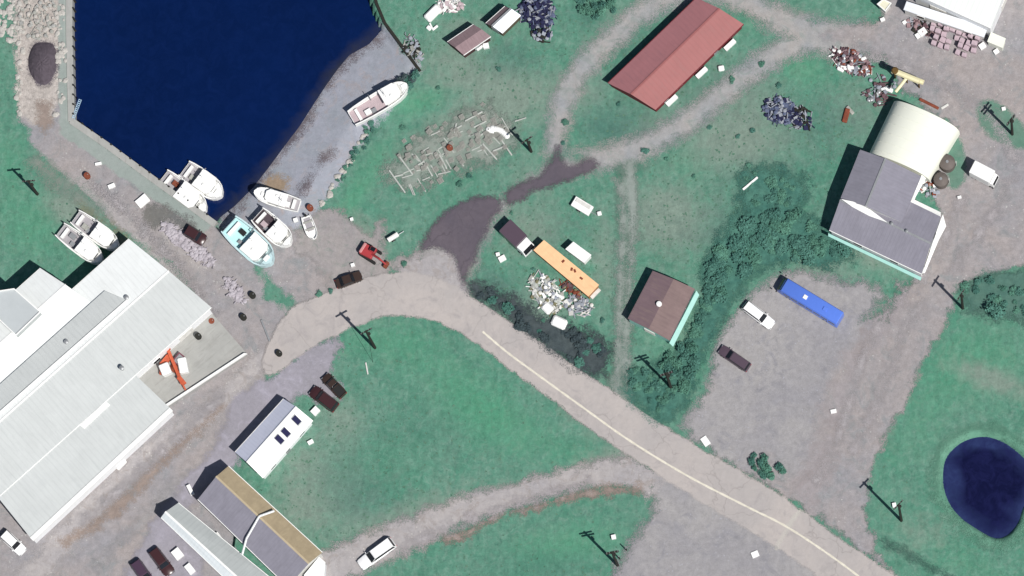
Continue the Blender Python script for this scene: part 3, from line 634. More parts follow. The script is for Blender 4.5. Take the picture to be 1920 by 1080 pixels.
# brown shed
th, q, rr = gable('brown_shed', 'brown low roofed shed with a pale aqua side wall by the footpath', 'shed', [(1178, 598), (1225, 508), (1302, 541), (1255, 638)], 2.8, 3.3, teal, roof_br, pmat('brown_tan_roof', col(140, 120, 118), .85, .15, .5, dirt=col(120, 100, 102), dirtamt=.7, rib=.7), over=.05, ops=[(2, .3, 1.2, .9, 1.2, 'window'), (2, .75, 1, 2, 0, 'door'), (3, .5, 2.0, 2.0, 0, 'roller')], ridge=False, gut=roof_br)
polypart(th, 'lit_wall_strip', [(1306, 545, 2.2), (1311, 553, 2.0), (1262, 650, 2.0), (1255, 643, 2.2)], 0, .08, teal)  # added ledge that widens the sunlit aqua side wall as seen from above
p = to_local(th, 1236, 571, 3.2); MB().lathe((p.x, p.y, 3.0), [(.3, 0), (.3, .5), (.5, .55), (.45, .8), (.1, .9)], 12).build('roof_vent', white, th)
# workshop south of the fabric hall
th, q, rr = gable('workshop', 'grey roofed workshop joined to the cream fabric hall', 'workshop', [(1555, 431), (1728, 513), (1764, 406), (1596, 324)], 3.6, 4.6, wwall, roof_sh, roof_sh, over=.2, frac=.5,
    ops=[(0, .3, 1.4, 1, 1.4, 'window'), (0, .7, 1.4, 1, 1.4, 'window'), (1, .3, 3.2, 3.2, 0, 'roller'), (1, .72, 1, 2.1, 0, 'door')])
WS = th
th2, q2, rr2 = gable('workshop_wing', 'taller grey roofed wing between the workshop and the fabric hall', 'workshop', [(1614, 281), (1577, 373), (1690, 416), (1726, 330)], 4.7, 6.2, white, roof_sh, roof_sh, over=.02, frac=.42, gut=roof_sh, ops=[(2, .5, 3, 3, 0, 'roller')])
polypart(WS, 'gable_face', [(1577, 373, 5.6), (1600, 378, 5.6), (1632, 393, 5.6), (1664, 417, 5.6), (1630, 405, 5.55), (1598, 388, 5.55)], 0, .12, white)
polypart(WS, 'lit_wall_strip', [(1553, 437, 2.9), (1728, 520, 2.9), (1726, 526, 2.7), (1553, 443, 2.7)], 0, .08, teal)  # added aqua strip standing in for the bright sunlit south wall
polypart(WS, 'porch_roof', [(1768, 402, 2.9), (1774, 424, 2.7), (1760, 450, 2.7), (1734, 512, 2.7), (1730, 512, 2.9), (1764, 412, 2.9)], 0, .1, white)
polypart(WS, 'porch_roof', [(1728, 328, 2.9), (1736, 334, 2.7), (1714, 374, 2.7), (1764, 398, 2.7), (1764, 404, 2.9), (1704, 376, 2.9)], 0, .1, white)
for (x, y) in ((1672, 420), (1700, 434)):
    p = to_local(WS, x, y, 4.5); MB().lathe((p.x, p.y, 4.0), [(.2, 0), (.2, .9), (.3, .95), (.1, 1.1)], 10).build('roof_vent', steel, WS)
def barrel(name, label, corners, h, base=.0, mat=cream, ease=.6, wallm=None, n=20, cat='fabric hall'):
    """A>B along the axis, span A>D; arched fabric cover over hoops"""
    c, an, q = frame(corners, 0); th = thing(name, label, cat, (c.x, c.y, 0), an)
    A, B_, C_, D = [Vector(p) for p in q]; r1 = []; r2 = []
    for i in range(n+1):
        t = PI*i/n; s = (1-math.cos(t))/2; z = h*(math.sin(t)**ease); r1.append((*(A+(D-A)*s), z)); r2.append((*(B_+(C_-B_)*s), z))
    MB().loft([r1, r2], closed=False, caps=False).build('cover', mat, th, sm=True)
    MB().add([(p[0]+.05, p[1], p[2]*.99) for p in r1], [tuple(range(n+1))]).build('end_panel', mat, th)
    MB().add([(p[0]-.05, p[1], p[2]*.99) for p in r2], [tuple(range(n+1))]).build('end_panel', mat, th)
    L = (B_-A).length
    for k in range(6):
        f = (k+.5)/6; hb = MB(); prev = None
        for i in range(n+1):
            p = Vector(r1[i])*(1-f)+Vector(r2[i])*f; p.z += .03
            if prev is not None and i % 2 == 0: hb.tube(prev, p, .045, n=5); prev = p
            if prev is None: prev = p
        hb.build('hoop', mat, th)
    return th, q
barrel('fabric_hall', 'cream arched fabric hall at the top of the grey workshop', [(1628, 296), (1676, 196), (1800, 252), (1744, 344)], 5.4)
# roof of the hall at the upper edge
gable('cream_hall', 'large cream roofed hall at the top right corner', 'hall', [(1712, -14), (1858, 52), (1926, -110), (1780, -170)], 6.5, 8.2, wwall, pmat('cream_metal_roof', (.70, .74, .70, 1), .5, .05, .3, rib=.9), roof_w, over=.2, ridge=white, ops=[(0, .3, 3, 3, 0, 'roller'), (1, .4, 3, 3, 0, 'roller')])
flatb('long_cabin', 'long narrow bluish white cabin below the cream hall', 'cabin', [(1694, 19), (1700, 3), (1852, 52), (1845, 70)], 2.9, offwhite, pmat('blue_white_metal_roof', (.68, .70, .74, 1), .45, .06, .4, rib=.7), slope=.25, over=.05, ops=[(3, .2, 1.2, .9, 1.2, 'window'), (3, .5, 1, 2, 0, 'door'), (3, .8, 1.2, .9, 1.2, 'window')])
flatb('cream_container', 'short cream container at the east end of the long cabin', 'container', [(1851, 78), (1858, 60), (1886, 72), (1880, 90)], 2.6, cream, cream, over=0)
flatb('small_tank_house', 'small yellowish white hut near the top edge right of the red barn', 'hut', [(1644, 8), (1656, -2), (1672, 6), (1660, 22)], 2.4, offwhite, pmat('yellow_white', (.66, .64, .5, 1), .5, .1), over=.1, parapet=.15)
# small sheds at the top
gable('tool_shed', 'brown pinkish roofed shed in the grass left of the white shed', 'shed', [(839, 79), (888, 46), (920, 68), (869, 103)], 2.5, 3.2, pmat('dark_shed_boards', (.06, .03, .03, 1), .9), roof_pk, roof_pk, over=.15, ridge=False, ops=[(2, .5, 1, 1.9, 0, 'door')])
gable('white_shed', 'shed with one grey and one bluish white roof slope below the top edge', 'shed', [(911, 44), (947, 12), (976, 28), (941, 62)], 2.6, 3.5, pmat('dark_olive_boards', (.09, .075, .05, 1), .9), roof_pk, pmat('ice_white_roof', (.62, .66, .76, 1), .4, .1, .6), over=.15, frac=.42, ops=[(3, .5, 1.4, 2, 0, 'door')])
# white house with roof windows
th, q, rr = gable('white_house', 'white roofed house with three dark roof windows', 'house', [(441, 848), (532, 748), (586, 788), (492, 896)], 3.2, 5.3, wwall, roof_bl, white, over=.3, ops=[(2, .2, 1.2, 1.1, 1.2, 'window'), (2, .5, 1, 2.1, 0, 'door'), (2, .8, 1.2, 1.1, 1.2, 'window'), (3, .3, 1.2, 1.1, 1.2, 'window'), (3, .7, 1.2, 1.1, 1.2, 'window')], ridge=white)
def roof_window(th, px, py, z, w, l, an, tilt):
    p = to_local(th, px, py, z); f = MB().box((p.x, p.y, z), (w, l, .16)).build('roof_window', steel, th); MB().box((p.x, p.y, z+.09), (w*.84, l*.86, .06)).build('pane', pmat('roof_glass', (.02, .02, .06, 1), .15), f)
    for o in [f]+[ch for ch in bpy.data.objects if ch.parent == f]:
        for v in o.data.vertices: v.co.z += tilt*(v.co.y-p.y)
for (x, y) in ((556, 788), (536, 811), (524, 824)):
    p = to_local(th, x, y, 4.5); yy = p.y; yr = rr[0].y; hw = abs(yr-q[2][1]); s = -1 if q[2][1] < yr else 1
    zz = 5.3-(5.3-3.2)*abs(yy-yr)/hw+.08
    roof_window(th, x, y, zz, 1.1, 1.5, 0, (2.1/hw)*(1 if s < 0 else -1))
# long grey and tan building
th, q, rr = gable('long_house', 'long house with grey roof and tan far slope, a pale pipe across it', 'house', [(371, 936), (415, 880), (606, 1042), (552, 1112)][0:1]+[(540, 1100), (604, 1036), (428, 874)], 4.2, 5.5, offwhite, roof_sh, tan, over=.25, frac=.64, ops=[(0, .2, 1.2, 1.1, 1.2, 'window'), (0, .5, 1, 2, 0, 'door'), (0, .75, 1.2, 1.1, 1.2, 'window')], ridge=pmat('tan_ridge', col(196, 180, 150), .8))
ppz = 5.75
P1 = [to_local(th, *a) for a in ((514, 958, 5.2), (486, 968, 5.85), (462, 1010, 5.1), (454, 1040, 4.4))]
b = MB()
for i in range(3): b.tube(P1[i], P1[i+1], .2)
b.build('roof_pipe', pmat('pale_pipe', (.62, .64, .64, 1), .4), th)
flatb('white_lean_to', 'small white shed at the bottom end of the long tan and grey house', 'shed', [(570, 1078), (598, 1044), (610, 1054), (606, 1100), (580, 1110)], 3.0, wwall, white, over=.05)
# pale grey building at the bottom
gable('grey_terrace', 'pale grey roofed building running off the bottom edge beside dark cars', 'house', [(302, 970), (470, 1130), (512, 1088), (334, 943)], 3.6, 4.6, wwall, pmat('bright_grey_roof', (.66, .70, .72, 1), .45, .06, .4, rib=.7), roof_g2, over=.25, frac=.3, ops=[(0, .3, 1.2, 1.1, 1.2, 'window'), (0, .5, 1, 2, 0, 'door')], ridge=white)

# ------------------------------------------------------------------ boats
def make_boat(name, label, stern, bow, wpx, hullc, deckc, housec, z=0, draft=.9, fb=.9, house=(.48, .78), aft=None, open_=False, group=None, extras=True, househ=1.7, cat='fishing boat'):
    s = Vector(P(*stern)); b_ = Vector(P(*bow)); L = (b_-s).length; W = wpx/S; c = (s+b_)/2; d = b_-s
    th = thing(name, label, cat, (c.x, c.y, z), math.atan2(d.y, d.x), group)
    st = [(0, .80), (.12, .9), (.3, .98), (.5, 1.0), (.66, 1.0), (.78, .93), (.88, .76), (.95, .5), (1.0, .12)]
    rings = []; hz = draft
    for t, k in st:
        x = -L/2+t*L; w = W/2*k; sh = hz+fb*(1+.35*max(0, t-.45)**1.2*2.2)-.0
        kd = draft*.0+.05+(.5*draft)*max(0, t-.7)*2
        rings.append([(x, -w, sh), (x-.0, -w*.93, hz*.7), (x-.12*t, -w*.5, kd+.15), (x-.2*t, 0, kd), (x-.12*t, w*.5, kd+.15), (x, w*.93, hz*.7), (x, w, sh), (x, w*.88, sh), (x, w*.86, hz+fb*.35 if t < house[1] or open_ else sh-.12), (x, -w*.86, hz+fb*.35 if t < house[1] or open_ else sh-.12), (x, -w*.88, sh)])
    MB().loft(rings).build('hull', hullc, th)
    if open_:
        for t in (.25, .55):
            MB().box((-L/2+t*L, 0, hz+fb*.7), (.3, W*.8, .06)).build('thwart', wood, th)
        MB().box((-L/2+.35*L, 0, hz+fb*.38), (L*.55, W*.6, .06)).build('floor', deckc, th)
        MB().box((-L/2-.1, 0, hz+fb*.9), (.35, .3, .6)).build('outboard', black, th); return th
    dz = hz+fb*.38
    MB().prism([(-L/2+.12, -W*.36), (-L/2+L*house[0], -W*.41), (-L/2+L*house[0], W*.41), (-L/2+.12, W*.36)], dz, dz+.05).build('deck', deckc, th)
    x0, x1 = -L/2+L*house[0], -L/2+L*house[1]; hc = (x0+x1)/2; hl = x1-x0
    wh = MB().prism([(x0, -W*.39), (x1-.5, -W*.37), (x1, -W*.24), (x1, W*.24), (x1-.5, W*.37), (x0, W*.39)], dz, dz+househ).build('wheelhouse', housec, th)
    MB().prism([(x0-.3, -W*.42), (x1-.45, -W*.40), (x1+.12, -W*.22), (x1+.12, W*.22), (x1-.45, W*.40), (x0-.3, W*.42)], dz+househ+.002, dz+househ+.1).build('house_roof', housec, wh)
    MB().box((x1+.02, 0, dz+househ-.45), (.06, W*.36, .45)).build('windscreen', glass, wh)
    for sy in (-1, 1): MB().box((hc-.2, sy*(W*.355), dz+househ-.45), (hl*.5, .08, .4), sy*-.02).build('side_window', glass, wh)
    # fore deck hatch, mast, gear
    MB().box((-L/2+L*(house[1]+.09), 0, hz+fb*1.35), (L*.07, W*.24, .12), ch=.03).build('hatch', housec, th)
    MB().tube((x0+.4, W*.1, dz+househ+.1), (x0+.4, W*.1, dz+househ+1.6), .05).tube((x0+.4, -W*.15, dz+househ+1.1), (x0+.4, W*.3, dz+househ+1.1), .03).build('mast', chrome, th)
    MB().lathe((x0+hl*.45, -W*.12, dz+househ+.1), [(.2, 0), (.26, .1), (.2, .2), (.05, .22)], 10).build('radar', white, th)
    if extras:
        rnd = random.Random(int(stern[0]))
        MB().box((-L/2+L*.12, 0, dz+.3), (.5, W*.6, .5)).build('stern_locker', housec, th)
        MB().box((-L/2+L*.27, W*.12*rnd.choice((-1, 1)), dz+.3), (1.1, .9, .55), ch=.05).build('fish_box', aft or wood, th)
        MB().box((-L/2+L*.36, -W*.2, dz+.25), (.9, .7, .4)).build('fish_box', steel, th)
        MB().tube((-L/2+L*.4, W*.33, dz), (-L/2+L*.4, W*.33, dz+1.4), .07).tube((-L/2+L*.4, W*.33, dz+1.4), (-L/2+L*.4, W*.55, dz+1.2), .06).build('hauler', steel, th)
    for sy in (-1, 1):
        r = MB(); pts = []
        for t, k in st[5:-1]: pts.append((-L/2+t*L, sy*W/2*k*.9, hz+fb*(1+.35*max(0, t-.45)**1.2*2.2)+.45))
        for p, q_ in zip(pts, pts[1:]): r.tube(p, q_, .025, n=5)
        for p in pts: r.tube((p[0], p[1], p[2]-.5), p, .02, n=5)
        r.build('bow_rail', chrome, th)
    return th
pinkd = pmat('pinkish_grey_deck', col(196, 178, 182), .7, .1)
greyd = pmat('grey_deck', col(176, 172, 176), .7, .12)
cyan = pmat('pale_cyan_paint', (.50, .66, .68, 1), .5, .1); cyand = pmat('pale_cyan_deck', (.45, .72, .72, 1), .6, .1)
darkd = pmat('dark_plum_deck', (.075, .055, .065, 1), .8, .2)
make_boat('fishing_boat', 'long white boat hauled out alone on the shingle slipway', (661, 226), (766, 164), 38, white, pinkd, white, z=gz(700, 195)-.5, draft=.8, fb=1.3, house=(.58, .84), aft=white)
make_boat('fishing_boat', 'outer white boat of the moored pair, farther from the quay', (343, 312), (414, 365), 43, white, greyd, white, z=WL-.75, house=(.42, .78), aft=wood)
make_boat('fishing_boat', 'inner white boat of the moored pair, lying against the quay', (302, 328), (384, 393), 43, white, greyd, white, z=WL-.75, house=(.44, .80), aft=rust)
make_boat('fishing_boat', 'white boat ashore beside the fish plant, nearer the wharf lane', (143, 410), (224, 468), 37, white, greyd, white, z=gz(180, 440)-.3, fb=1.2, house=(.5, .86), aft=wood, househ=1.5)
make_boat('fishing_boat', 'white boat ashore beside the fish plant, nearer the green field', (115, 434), (194, 494), 37, white, greyd, white, z=gz(150, 470)-.3, fb=1.2, house=(.52, .86), aft=steel, househ=1.5)
make_boat('fishing_boat', 'big pale cyan boat on the hard at the harbour corner', (431, 424), (512, 498), 52, cyan, cyand, white, z=gz(470, 460)-.3, fb=1.2, house=(.48, .8), aft=black, househ=1.4)
make_boat('fishing_boat', 'white boat with a dark plum aft deck beside the cyan boat', (484, 405), (546, 462), 42, white, darkd, white, z=gz(510, 430)-.3, fb=.9, house=(.5, .82), aft=pinkd, househ=1.2)
make_boat('fishing_boat', 'stubby white boat at the water edge above the cyan boat', (562, 388), (478, 362), 30, white, greyd, white, z=gz(520, 375)-.3, fb=.9, house=(.3, .72), aft=white, househ=1.3)
make_boat('skiff', 'small open white skiff lying on the gravel right of the boats', (574, 407), (590, 450), 22, white, greyd, white, z=gz(580, 425)-.1, draft=.35, fb=.55, open_=True, cat='skiff')

# ------------------------------------------------------------------ vehicles
def wheel(parent, x, y, r=.34, w=.24):
    b = MB(); n = 16; vs = []
    for yy in (-w/2, w/2):
        for i in range(n): t = 2*PI*i/n; vs.append((x+r*math.cos(t), y+yy, r+r*math.sin(t)))
    b.add(vs, [tuple(range(n)), tuple(range(n, 2*n))]+[(i, (i+1) % n, n+(i+1) % n, n+i) for i in range(n)])
    wh = b.build('wheel', black, parent); s = 1 if y > 0 else -1; b = MB(); vs = []
    for yy in (w/2+.002, w/2+.02):
        for i in range(n): t = 2*PI*i/n; vs.append((x+r*.6*math.cos(t), y+s*yy, r+r*.6*math.sin(t)))
    b.add(vs, [tuple(range(n)), tuple(range(n, 2*n))]+[(i, (i+1) % n, n+(i+1) % n, n+i) for i in range(n)]).build('rim', chrome, wh)
def make_car(name, label, tail, nose, paint, W=1.85, kind='sedan', z=0, group=None, Hc=1.5, load=None):
    a = Vector(P(*tail, .8)); b_ = Vector(P(*nose, .8)); L = (b_-a).length; c = (a+b_)/2; d = b_-a
    th = thing(name, label, {'sedan': 'car', 'suv': 'car', 'pickup': 'pickup truck'}[kind], (c.x, c.y, z), math.atan2(d.y, d.x), group)
    rings = []
    hb = .95 if kind != 'sedan' else .85
    prof = [(-.5, .78, .72), (-.48, .93, hb), (-.3, 1, hb), (.1, 1, hb), (.3, .98, hb-.02), (.44, .93, hb-.12), (.495, .8, hb-.22)]
    for t, k, top in prof:
        w = W/2*k; x = t*L; rings.append([(x, -w*.96, .28), (x, -w, .5), (x, -w*.97, top-.08), (x, -w*.86, top), (x, w*.86, top), (x, w*.97, top-.08), (x, w, .5), (x, w*.96, .28)])
    body = MB().loft(rings).build('body', paint, th, sm=True)
    cb = {'sedan': (-.36, -.2, .06, .22), 'suv': (-.48, -.42, .08, .24), 'pickup': (-.06, -.02, .16, .28)}[kind]
    x0, x1, x2, x3 = [t*L for t in cb]; w1, w2 = W*.46, W*.38; zt = Hc
    def cabring(zz, f): xa = x0+(x1-x0)*f; xb = x3+(x2-x3)*f; w = w1+(w2-w1)*f; return [(xa, -w, zz), (xb, -w*.94, zz), (xb, w*.94, zz), (xa, w, zz)]
    cab = MB().loft([cabring(hb-.05, 0), cabring(zt-.05, .93), cabring(zt, 1)], caps=True)
    cab.build('cabin', paint, th, sm=False)
    f0, f1 = .12, .86
    def pt(f, xs, ys, off): r = cabring(hb-.05+(zt-hb)*f, f); return r
    r0, r1 = cabring(hb+.06, .12), cabring(zt-.1, .84)
    def pane(nm, i, j, nx, ny):
        q_ = [Vector(r0[i]), Vector(r0[j]), Vector(r1[j]), Vector(r1[i])]; m_ = sum(q_, Vector())/4
        q_ = [m_+(p-m_)*.93+Vector((nx*.03, ny*.03, .015)) for p in q_]
        mesh_obj(nm, q_+[p-Vector((nx*.05, ny*.05, 0)) for p in q_], [(0, 1, 2, 3), (4, 5, 6, 7), (0, 1, 5, 4), (1, 2, 6, 5), (2, 3, 7, 6), (3, 0, 4, 7)], glass, th)
    pane('windscreen', 1, 2, 1, 0); pane('rear_window', 3, 0, -1, 0); pane('side_window', 0, 1, 0, -1); pane('side_window', 2, 3, 0, 1)
    for sy in (-1, 1):
        MB().box((L*.485, sy*W*.33, hb-.25), (.1, .34, .16)).build('headlight', chrome, th)
        MB().box((-L*.497, sy*W*.36, .68), (.06, .28, .14)).build('tail_light', redlamp, th)
        MB().box((x3-.25, sy*(W*.5+.05), hb+.1), (.14, .2, .14)).build('mirror', paint, th)
        for x in (-L*.3, L*.32): wheel(th, x, sy*(W/2-.12))
    if kind == 'pickup':
        MB().box((-.28*L, 0, hb+.01), (L*.38, W*.76, .03)).build('truck_bed', black, th)
        for sy in (-1, 1): MB().box((-.28*L, sy*W*.43, hb+.08), (L*.42, .1, .16)).build('bed_rail', paint, th)
        MB().box((-.48*L, 0, hb+.08), (.1, W*.8, .16)).build('tailgate', paint, th)
    return th
def paint(n, c): return pmat(n, c, .3, .05, 2, spec=.5)
wp = paint('white_car_paint', (.80, .80, .80, 1)); dp_ = paint('dark_plum_car_paint', (.085, .06, .08, 1)); bk = paint('dark_maroon_car_paint', (.045, .018, .02, 1)); bk2 = paint('black_brown_car_paint', (.04, .025, .02, 1))
make_car('parked_car', 'white car parked in the middle of the gravel lot', (1395, 570), (1449, 611), wp, 2.0, 'suv')
make_car('parked_car', 'dark plum car parked below the white car on the gravel lot', (1404, 690), (1350, 653), dp_, 1.9, 'suv')
make_car('pickup_truck', 'white pickup truck at the grass edge near the bottom of the picture', (738, 1015), (674, 1061), wp, 2.2, 'suv', Hc=1.8)
make_car('parked_car', 'dark maroon car at the bottom edge, nearer the grey terrace', (286, 1030), (320, 1076), bk, 2.1, 'suv', Hc=1.7)
make_car('parked_car', 'dark plum car at the bottom edge, farther from the grey terrace', (252, 1052), (284, 1098), paint('purple_black_paint', (.06, .035, .06, 1)), 2.1, 'suv', Hc=1.7)
make_car('parked_car', 'dark red car parked nearest the corner of the white house', (630, 765), (584, 730), bk, 2.2, 'suv', Hc=1.7)
make_car('parked_car', 'black brown car on the grass side of the dark red car by the white house', (644, 742), (608, 704), bk2, 1.9, 'pickup', Hc=1.6)
make_car('parked_car', 'dark maroon car parked on the wharf at the basin corner', (348, 430), (384, 452), bk, 2.1, 'suv')
make_car('parked_car', 'dark brown car on the outer verge of the road bend', (630, 533), (678, 515), bk2, 1.8, 'sedan')
make_car('parked_van', 'white van at the left edge beside the end of the fish plant', (6, 1000), (44, 1036), wp, 2.0, 'suv', Hc=1.9)
def make_bus():
    W, Hh = 2.55, 3.0; a = Vector(P(1575, 597, 2.8)); b_ = Vector(P(1463, 529, 2.8)); L = (b_-a).length; c = (a+b_)/2; d = b_-a
    th = thing('bus', 'bright blue bus parked on the gravel lot', 'bus', (c.x, c.y, 0), math.atan2(d.y, d.x)); bl = paint('blue_bus_paint', (.10, .20, .66, 1))
    rings = []
    for t, k, zt in ((-.5, .94, 2.85), (-.49, 1, 2.95), (.42, 1, 3.0), (.45, .98, 2.75), (.5, .94, 1.5)):
        w = W/2*k; x = t*L; rings.append([(x, -w, .35), (x, -w, zt-.3), (x, -w*.88, zt-.06), (x, -w*.6, zt), (x, w*.6, zt), (x, w*.88, zt-.06), (x, w, zt-.3), (x, w, .35)])
    MB().loft(rings).build('body', bl, th, sm=True)
    MB().add([(L*.432, -W*.44, 3.02), (L*.432, W*.44, 3.02), (L*.508, W*.44, 1.6), (L*.508, -W*.44, 1.6), (L*.425, -W*.44, 2.6), (L*.425, W*.44, 2.6), (L*.49, W*.44, 1.5), (L*.49, -W*.44, 1.5)], [(0, 1, 2, 3), (4, 5, 6, 7), (0, 1, 5, 4), (1, 2, 6, 5), (2, 3, 7, 6), (3, 0, 4, 7)]).build('windscreen', glass, th)
    for sy in (-1, 1):
        for k in range(7): MB().box((-L*.42+k*L*.125, sy*(W/2+.0), 2.0), (L*.1, .06, .8)).build('side_window', glass, th)
        for x in (-L*.3, L*.32): wheel(th, x, sy*(W/2-.15), .5, .3)
        MB().box((L*.49, sy*(W*.62), 2.2), (.15, .2, .4)).build('mirror', black, th)
        MB().box((L*.5, sy*W*.36, .8), (.1, .3, .2)).build('headlight', chrome, th)
    for x in (L*.08, -L*.25): MB().box((x, 0, 3.05), (.7, .7, .14), ch=.03).build('roof_hatch', white if x > 0 else bl, th)
make_bus()
def box_truck(name, label, tail, nose, boxm, cabm, W=2.3, Hb=2.9, share=.7, cat='truck', zr=2.4):
    a = Vector(P(*tail, zr)); b_ = Vector(P(*nose, zr)); L = (b_-a).length; c = (a+b_)/2; d = b_-a
    th = thing(name, label, cat, (c.x, c.y, 0), math.atan2(d.y, d.x)); xb = -L/2+L*share
    MB().box((-L/2+L*share/2, 0, .6+(Hb-.6)/2), (L*share-.1, W, Hb-.6), ch=.06).build('cargo_box', boxm, th)
    MB().box((0, 0, .5), (L*.96, W*.7, .25)).build('chassis', black, th)
    cabl = L*(1-share)
    MB().loft([[(xb, -W*.46, .45), (xb+cabl, -W*.44, .45), (xb+cabl, W*.44, .45), (xb, W*.46, .45)], [(xb, -W*.46, 1.3), (xb+cabl, -W*.44, 1.2), (xb+cabl, W*.44, 1.2), (xb, W*.46, 1.3)], [(xb, -W*.42, 2.15), (xb+cabl*.66, -W*.4, 2.1), (xb+cabl*.66, W*.4, 2.1), (xb, W*.42, 2.15)]]).build('cab', cabm, th)
    x1 = xb+cabl
    MB().add([(xb+cabl*.70, -W*.36, 2.05), (xb+cabl*.70, W*.36, 2.05), (x1-.0, W*.38, 1.3), (x1-.0, -W*.38, 1.3), (xb+cabl*.64, -W*.36, 2.0), (xb+cabl*.64, W*.36, 2.0), (x1-.1, W*.38, 1.2), (x1-.1, -W*.38, 1.2)], [(0, 1, 2, 3), (4, 5, 6, 7), (0, 1, 5, 4), (1, 2, 6, 5), (2, 3, 7, 6), (3, 0, 4, 7)]).build('windscreen', glass, th)
    for sy in (-1, 1):
        for x in (-L*.3, xb+cabl*.4): wheel(th, x, sy*(W/2-.15), .42, .28)
        MB().box((x1, sy*W*.33, .75), (.1, .3, .18)).build('headlight', chrome, th)
    return th
box_truck('box_truck', 'white box van standing alone in the east gravel yard', (1822, 312), (1868, 336), white, white, 2.3, 3.2, .84, 'van', 2.9)
box_truck('box_truck', 'truck with a plum box and white cab above the orange container', (946, 422), (993, 468), dp_, wp, 2.8, 2.7, .68)
# container, trailer
flatb('shipping_container', 'long peach orange shipping container with dark marks on top', 'container', [(1000, 469), (1020, 450), (1123, 534), (1103, 556)], 2.6, pmat('orange_side', (.36, .16, .06, 1), .6, .2), pmat('peach_orange_metal', (.82, .50, .28, 1), .5, .1, .8, dirt=(.45, .2, .12, 1), dirtamt=.3, rib=.3), over=.02)
th, q = flatb('white_trailer', 'small white box trailer north of the orange container', 'trailer', [(1060, 467), (1075, 453), (1109, 478), (1095, 493)], 2.2, white, white, over=0, base=.5)
for sx in (-1, 1):
    for sy in (-.5, .5): pass
flatb('container_step', 'pale timber step at the south-east end of the orange container', 'step', [(1106, 556), (1122, 540), (1127, 544), (1111, 561)], .9, wood, offwhite)
def trailer(name, label, p0, p1, w, mat, h=1.0, cat='trailer'):
    a = Vector(P(*p0, h)); b_ = Vector(P(*p1, h)); L = (b_-a).length; c = (a+b_)/2; d = b_-a
    th = thing(name, label, cat, (c.x, c.y, 0), math.atan2(d.y, d.x))
    MB().box((0, 0, h*.75), (L, w, h*.5), ch=.05).build('bed', mat, th); MB().tube((L/2, 0, .5), (L/2+1.1, 0, .45), .06).build('drawbar', steel, th)
    MB().box((0, w*.22, h+.06), (L*.8, w*.35, .1)).build('load', offwhite, th)
    for sy in (-1, 1): wheel(th, -.2, sy*(w/2+.05), .33, .2)
    return th
trailer('utility_trailer', 'small white trailer in the grass east of the dark junction', (1075, 376), (1108, 396), 1.8, white)
trailer('utility_trailer', 'narrow white trailer just right of the red excavator', (727, 450), (746, 438), .7, white, 1.2)

# excavator
x, y = P(694, 474, 1); ex = thing('excavator', 'red tracked excavator beside the drive', 'excavator', (x, y, 0), ang((672, 460), (722, 492)))
exr = paint('red_machine_paint', (.36, .045, .05, 1))
for sy in (-1, 1): MB().box((0, sy*1.0, .4), (3.2, .5, .7), ch=.12).build('track', black, ex)
MB().box((-.5, 0, 1.15), (2.4, 2.0, .8), .1, ch=.15).build('body', exr, ex)
MB().box((.35, .6, 1.7), (1.1, .9, 1.1), .1, ch=.1).build('cab', exr, ex); MB().box((.36, .6, 2.28), (.8, .7, .06), .1).build('cab_window', glass, ex)
MB().tube((.6, -.1, 1.5), (2.2, -.2, 2.4), .2).tube((2.2, -.2, 2.4), (3.3, -.2, 1.0), .15).build('boom', exr, ex)
MB().box((3.3, -.2, .6), (.7, 1.2, .7), ch=.12).build('bucket', rust, ex)
MB().box((-1.4, 0, 1.3), (.5, 1.9, .7), ch=.1).build('counterweight', pmat('pink_faded_paint', (.5, .22, .22, 1), .7), ex)

# dust collector / pipework north of the fabric hall
yel = pmat('ivory_ducting', (.72, .66, .42, 1), .5, .1)
x, y = P(1700, 146, 3); dc = thing('duct_tower', 'ivory duct tower north of the fabric hall', 'ducting', (x, y, 0), ang((1672, 130), (1726, 152)))
MB().tube((-2.6, 0, 4.2), (2.4, 0, 4.2), .5).build('upper_duct', yel, dc); MB().tube((1.0, .3, 3.2), (3.0, .3, 3.2), .45).build('short_duct', yel, dc)
MB().tube((.2, 0, 4.0), (-.8, -3.0, 3.4), .28).build('cross_duct', yel, dc)
for x_ in (-2.2, 0, 2.2):
    MB().tube((x_, 0, 0), (x_, 0, 4.0), .14).build('leg', pmat('brown_iron', (.12, .07, .02, 1), .8), dc)
MB().lathe((-2.1, 0, 4.3), [(.55, 0), (.6, .5), (.4, .7)], 12).build('hopper', pmat('brown_iron', (.12, .07, .02, 1)), dc)
# round tanks by the hall
for (px, py, r, lab) in ((1776, 304, 1.35, 'round brown tank beside the fabric hall, the upper of two'), (1764, 336, 1.25, 'round brown tank beside the fabric hall, the lower of two')):
    x, y = P(px, py, 2); th = thing('storage_tank', lab, 'tank', (x, y, 0)); tm = pmat('brown_tank', (.13, .11, .10, 1), .7, .2)
    MB().lathe((0, 0, 0), [(r, 0), (r, 1.9), (r*.85, 2.1), (.3, 2.35)], 22).build('shell', tm, th, sm=True); MB().lathe((0, 0, 2.33), [(.25, 0), (.25, .15)], 10).build('lid', steel, th)
    MB().box((r+.15, 0, 1.0), (.08, .4, 2.0)).build('ladder', offwhite, th)
# net stand at the quay: slipway piece
x, y = P(141, 205, 0)
th = thing('boarding_ladder', 'pale blue gangway leaning out over the water at the quay corner', 'gangway', (*P(138, 222), 0.2), ang((138, 222), (151, 187)))
MB().box((1.6, .22, 0), (3.6, .06, .12)).box((1.6, -.22, 0), (3.6, .06, .12)).build('stringer', pmat('pale_blue_paint', (.35, .5, .62, 1), .6), th)
b = MB()
for k in range(11): b.box((.1+k*.32, 0, 0), (.12, .4, .05))
b.build('tread', pmat('pale_blue_paint', (0, 0, 0, 1)), th)

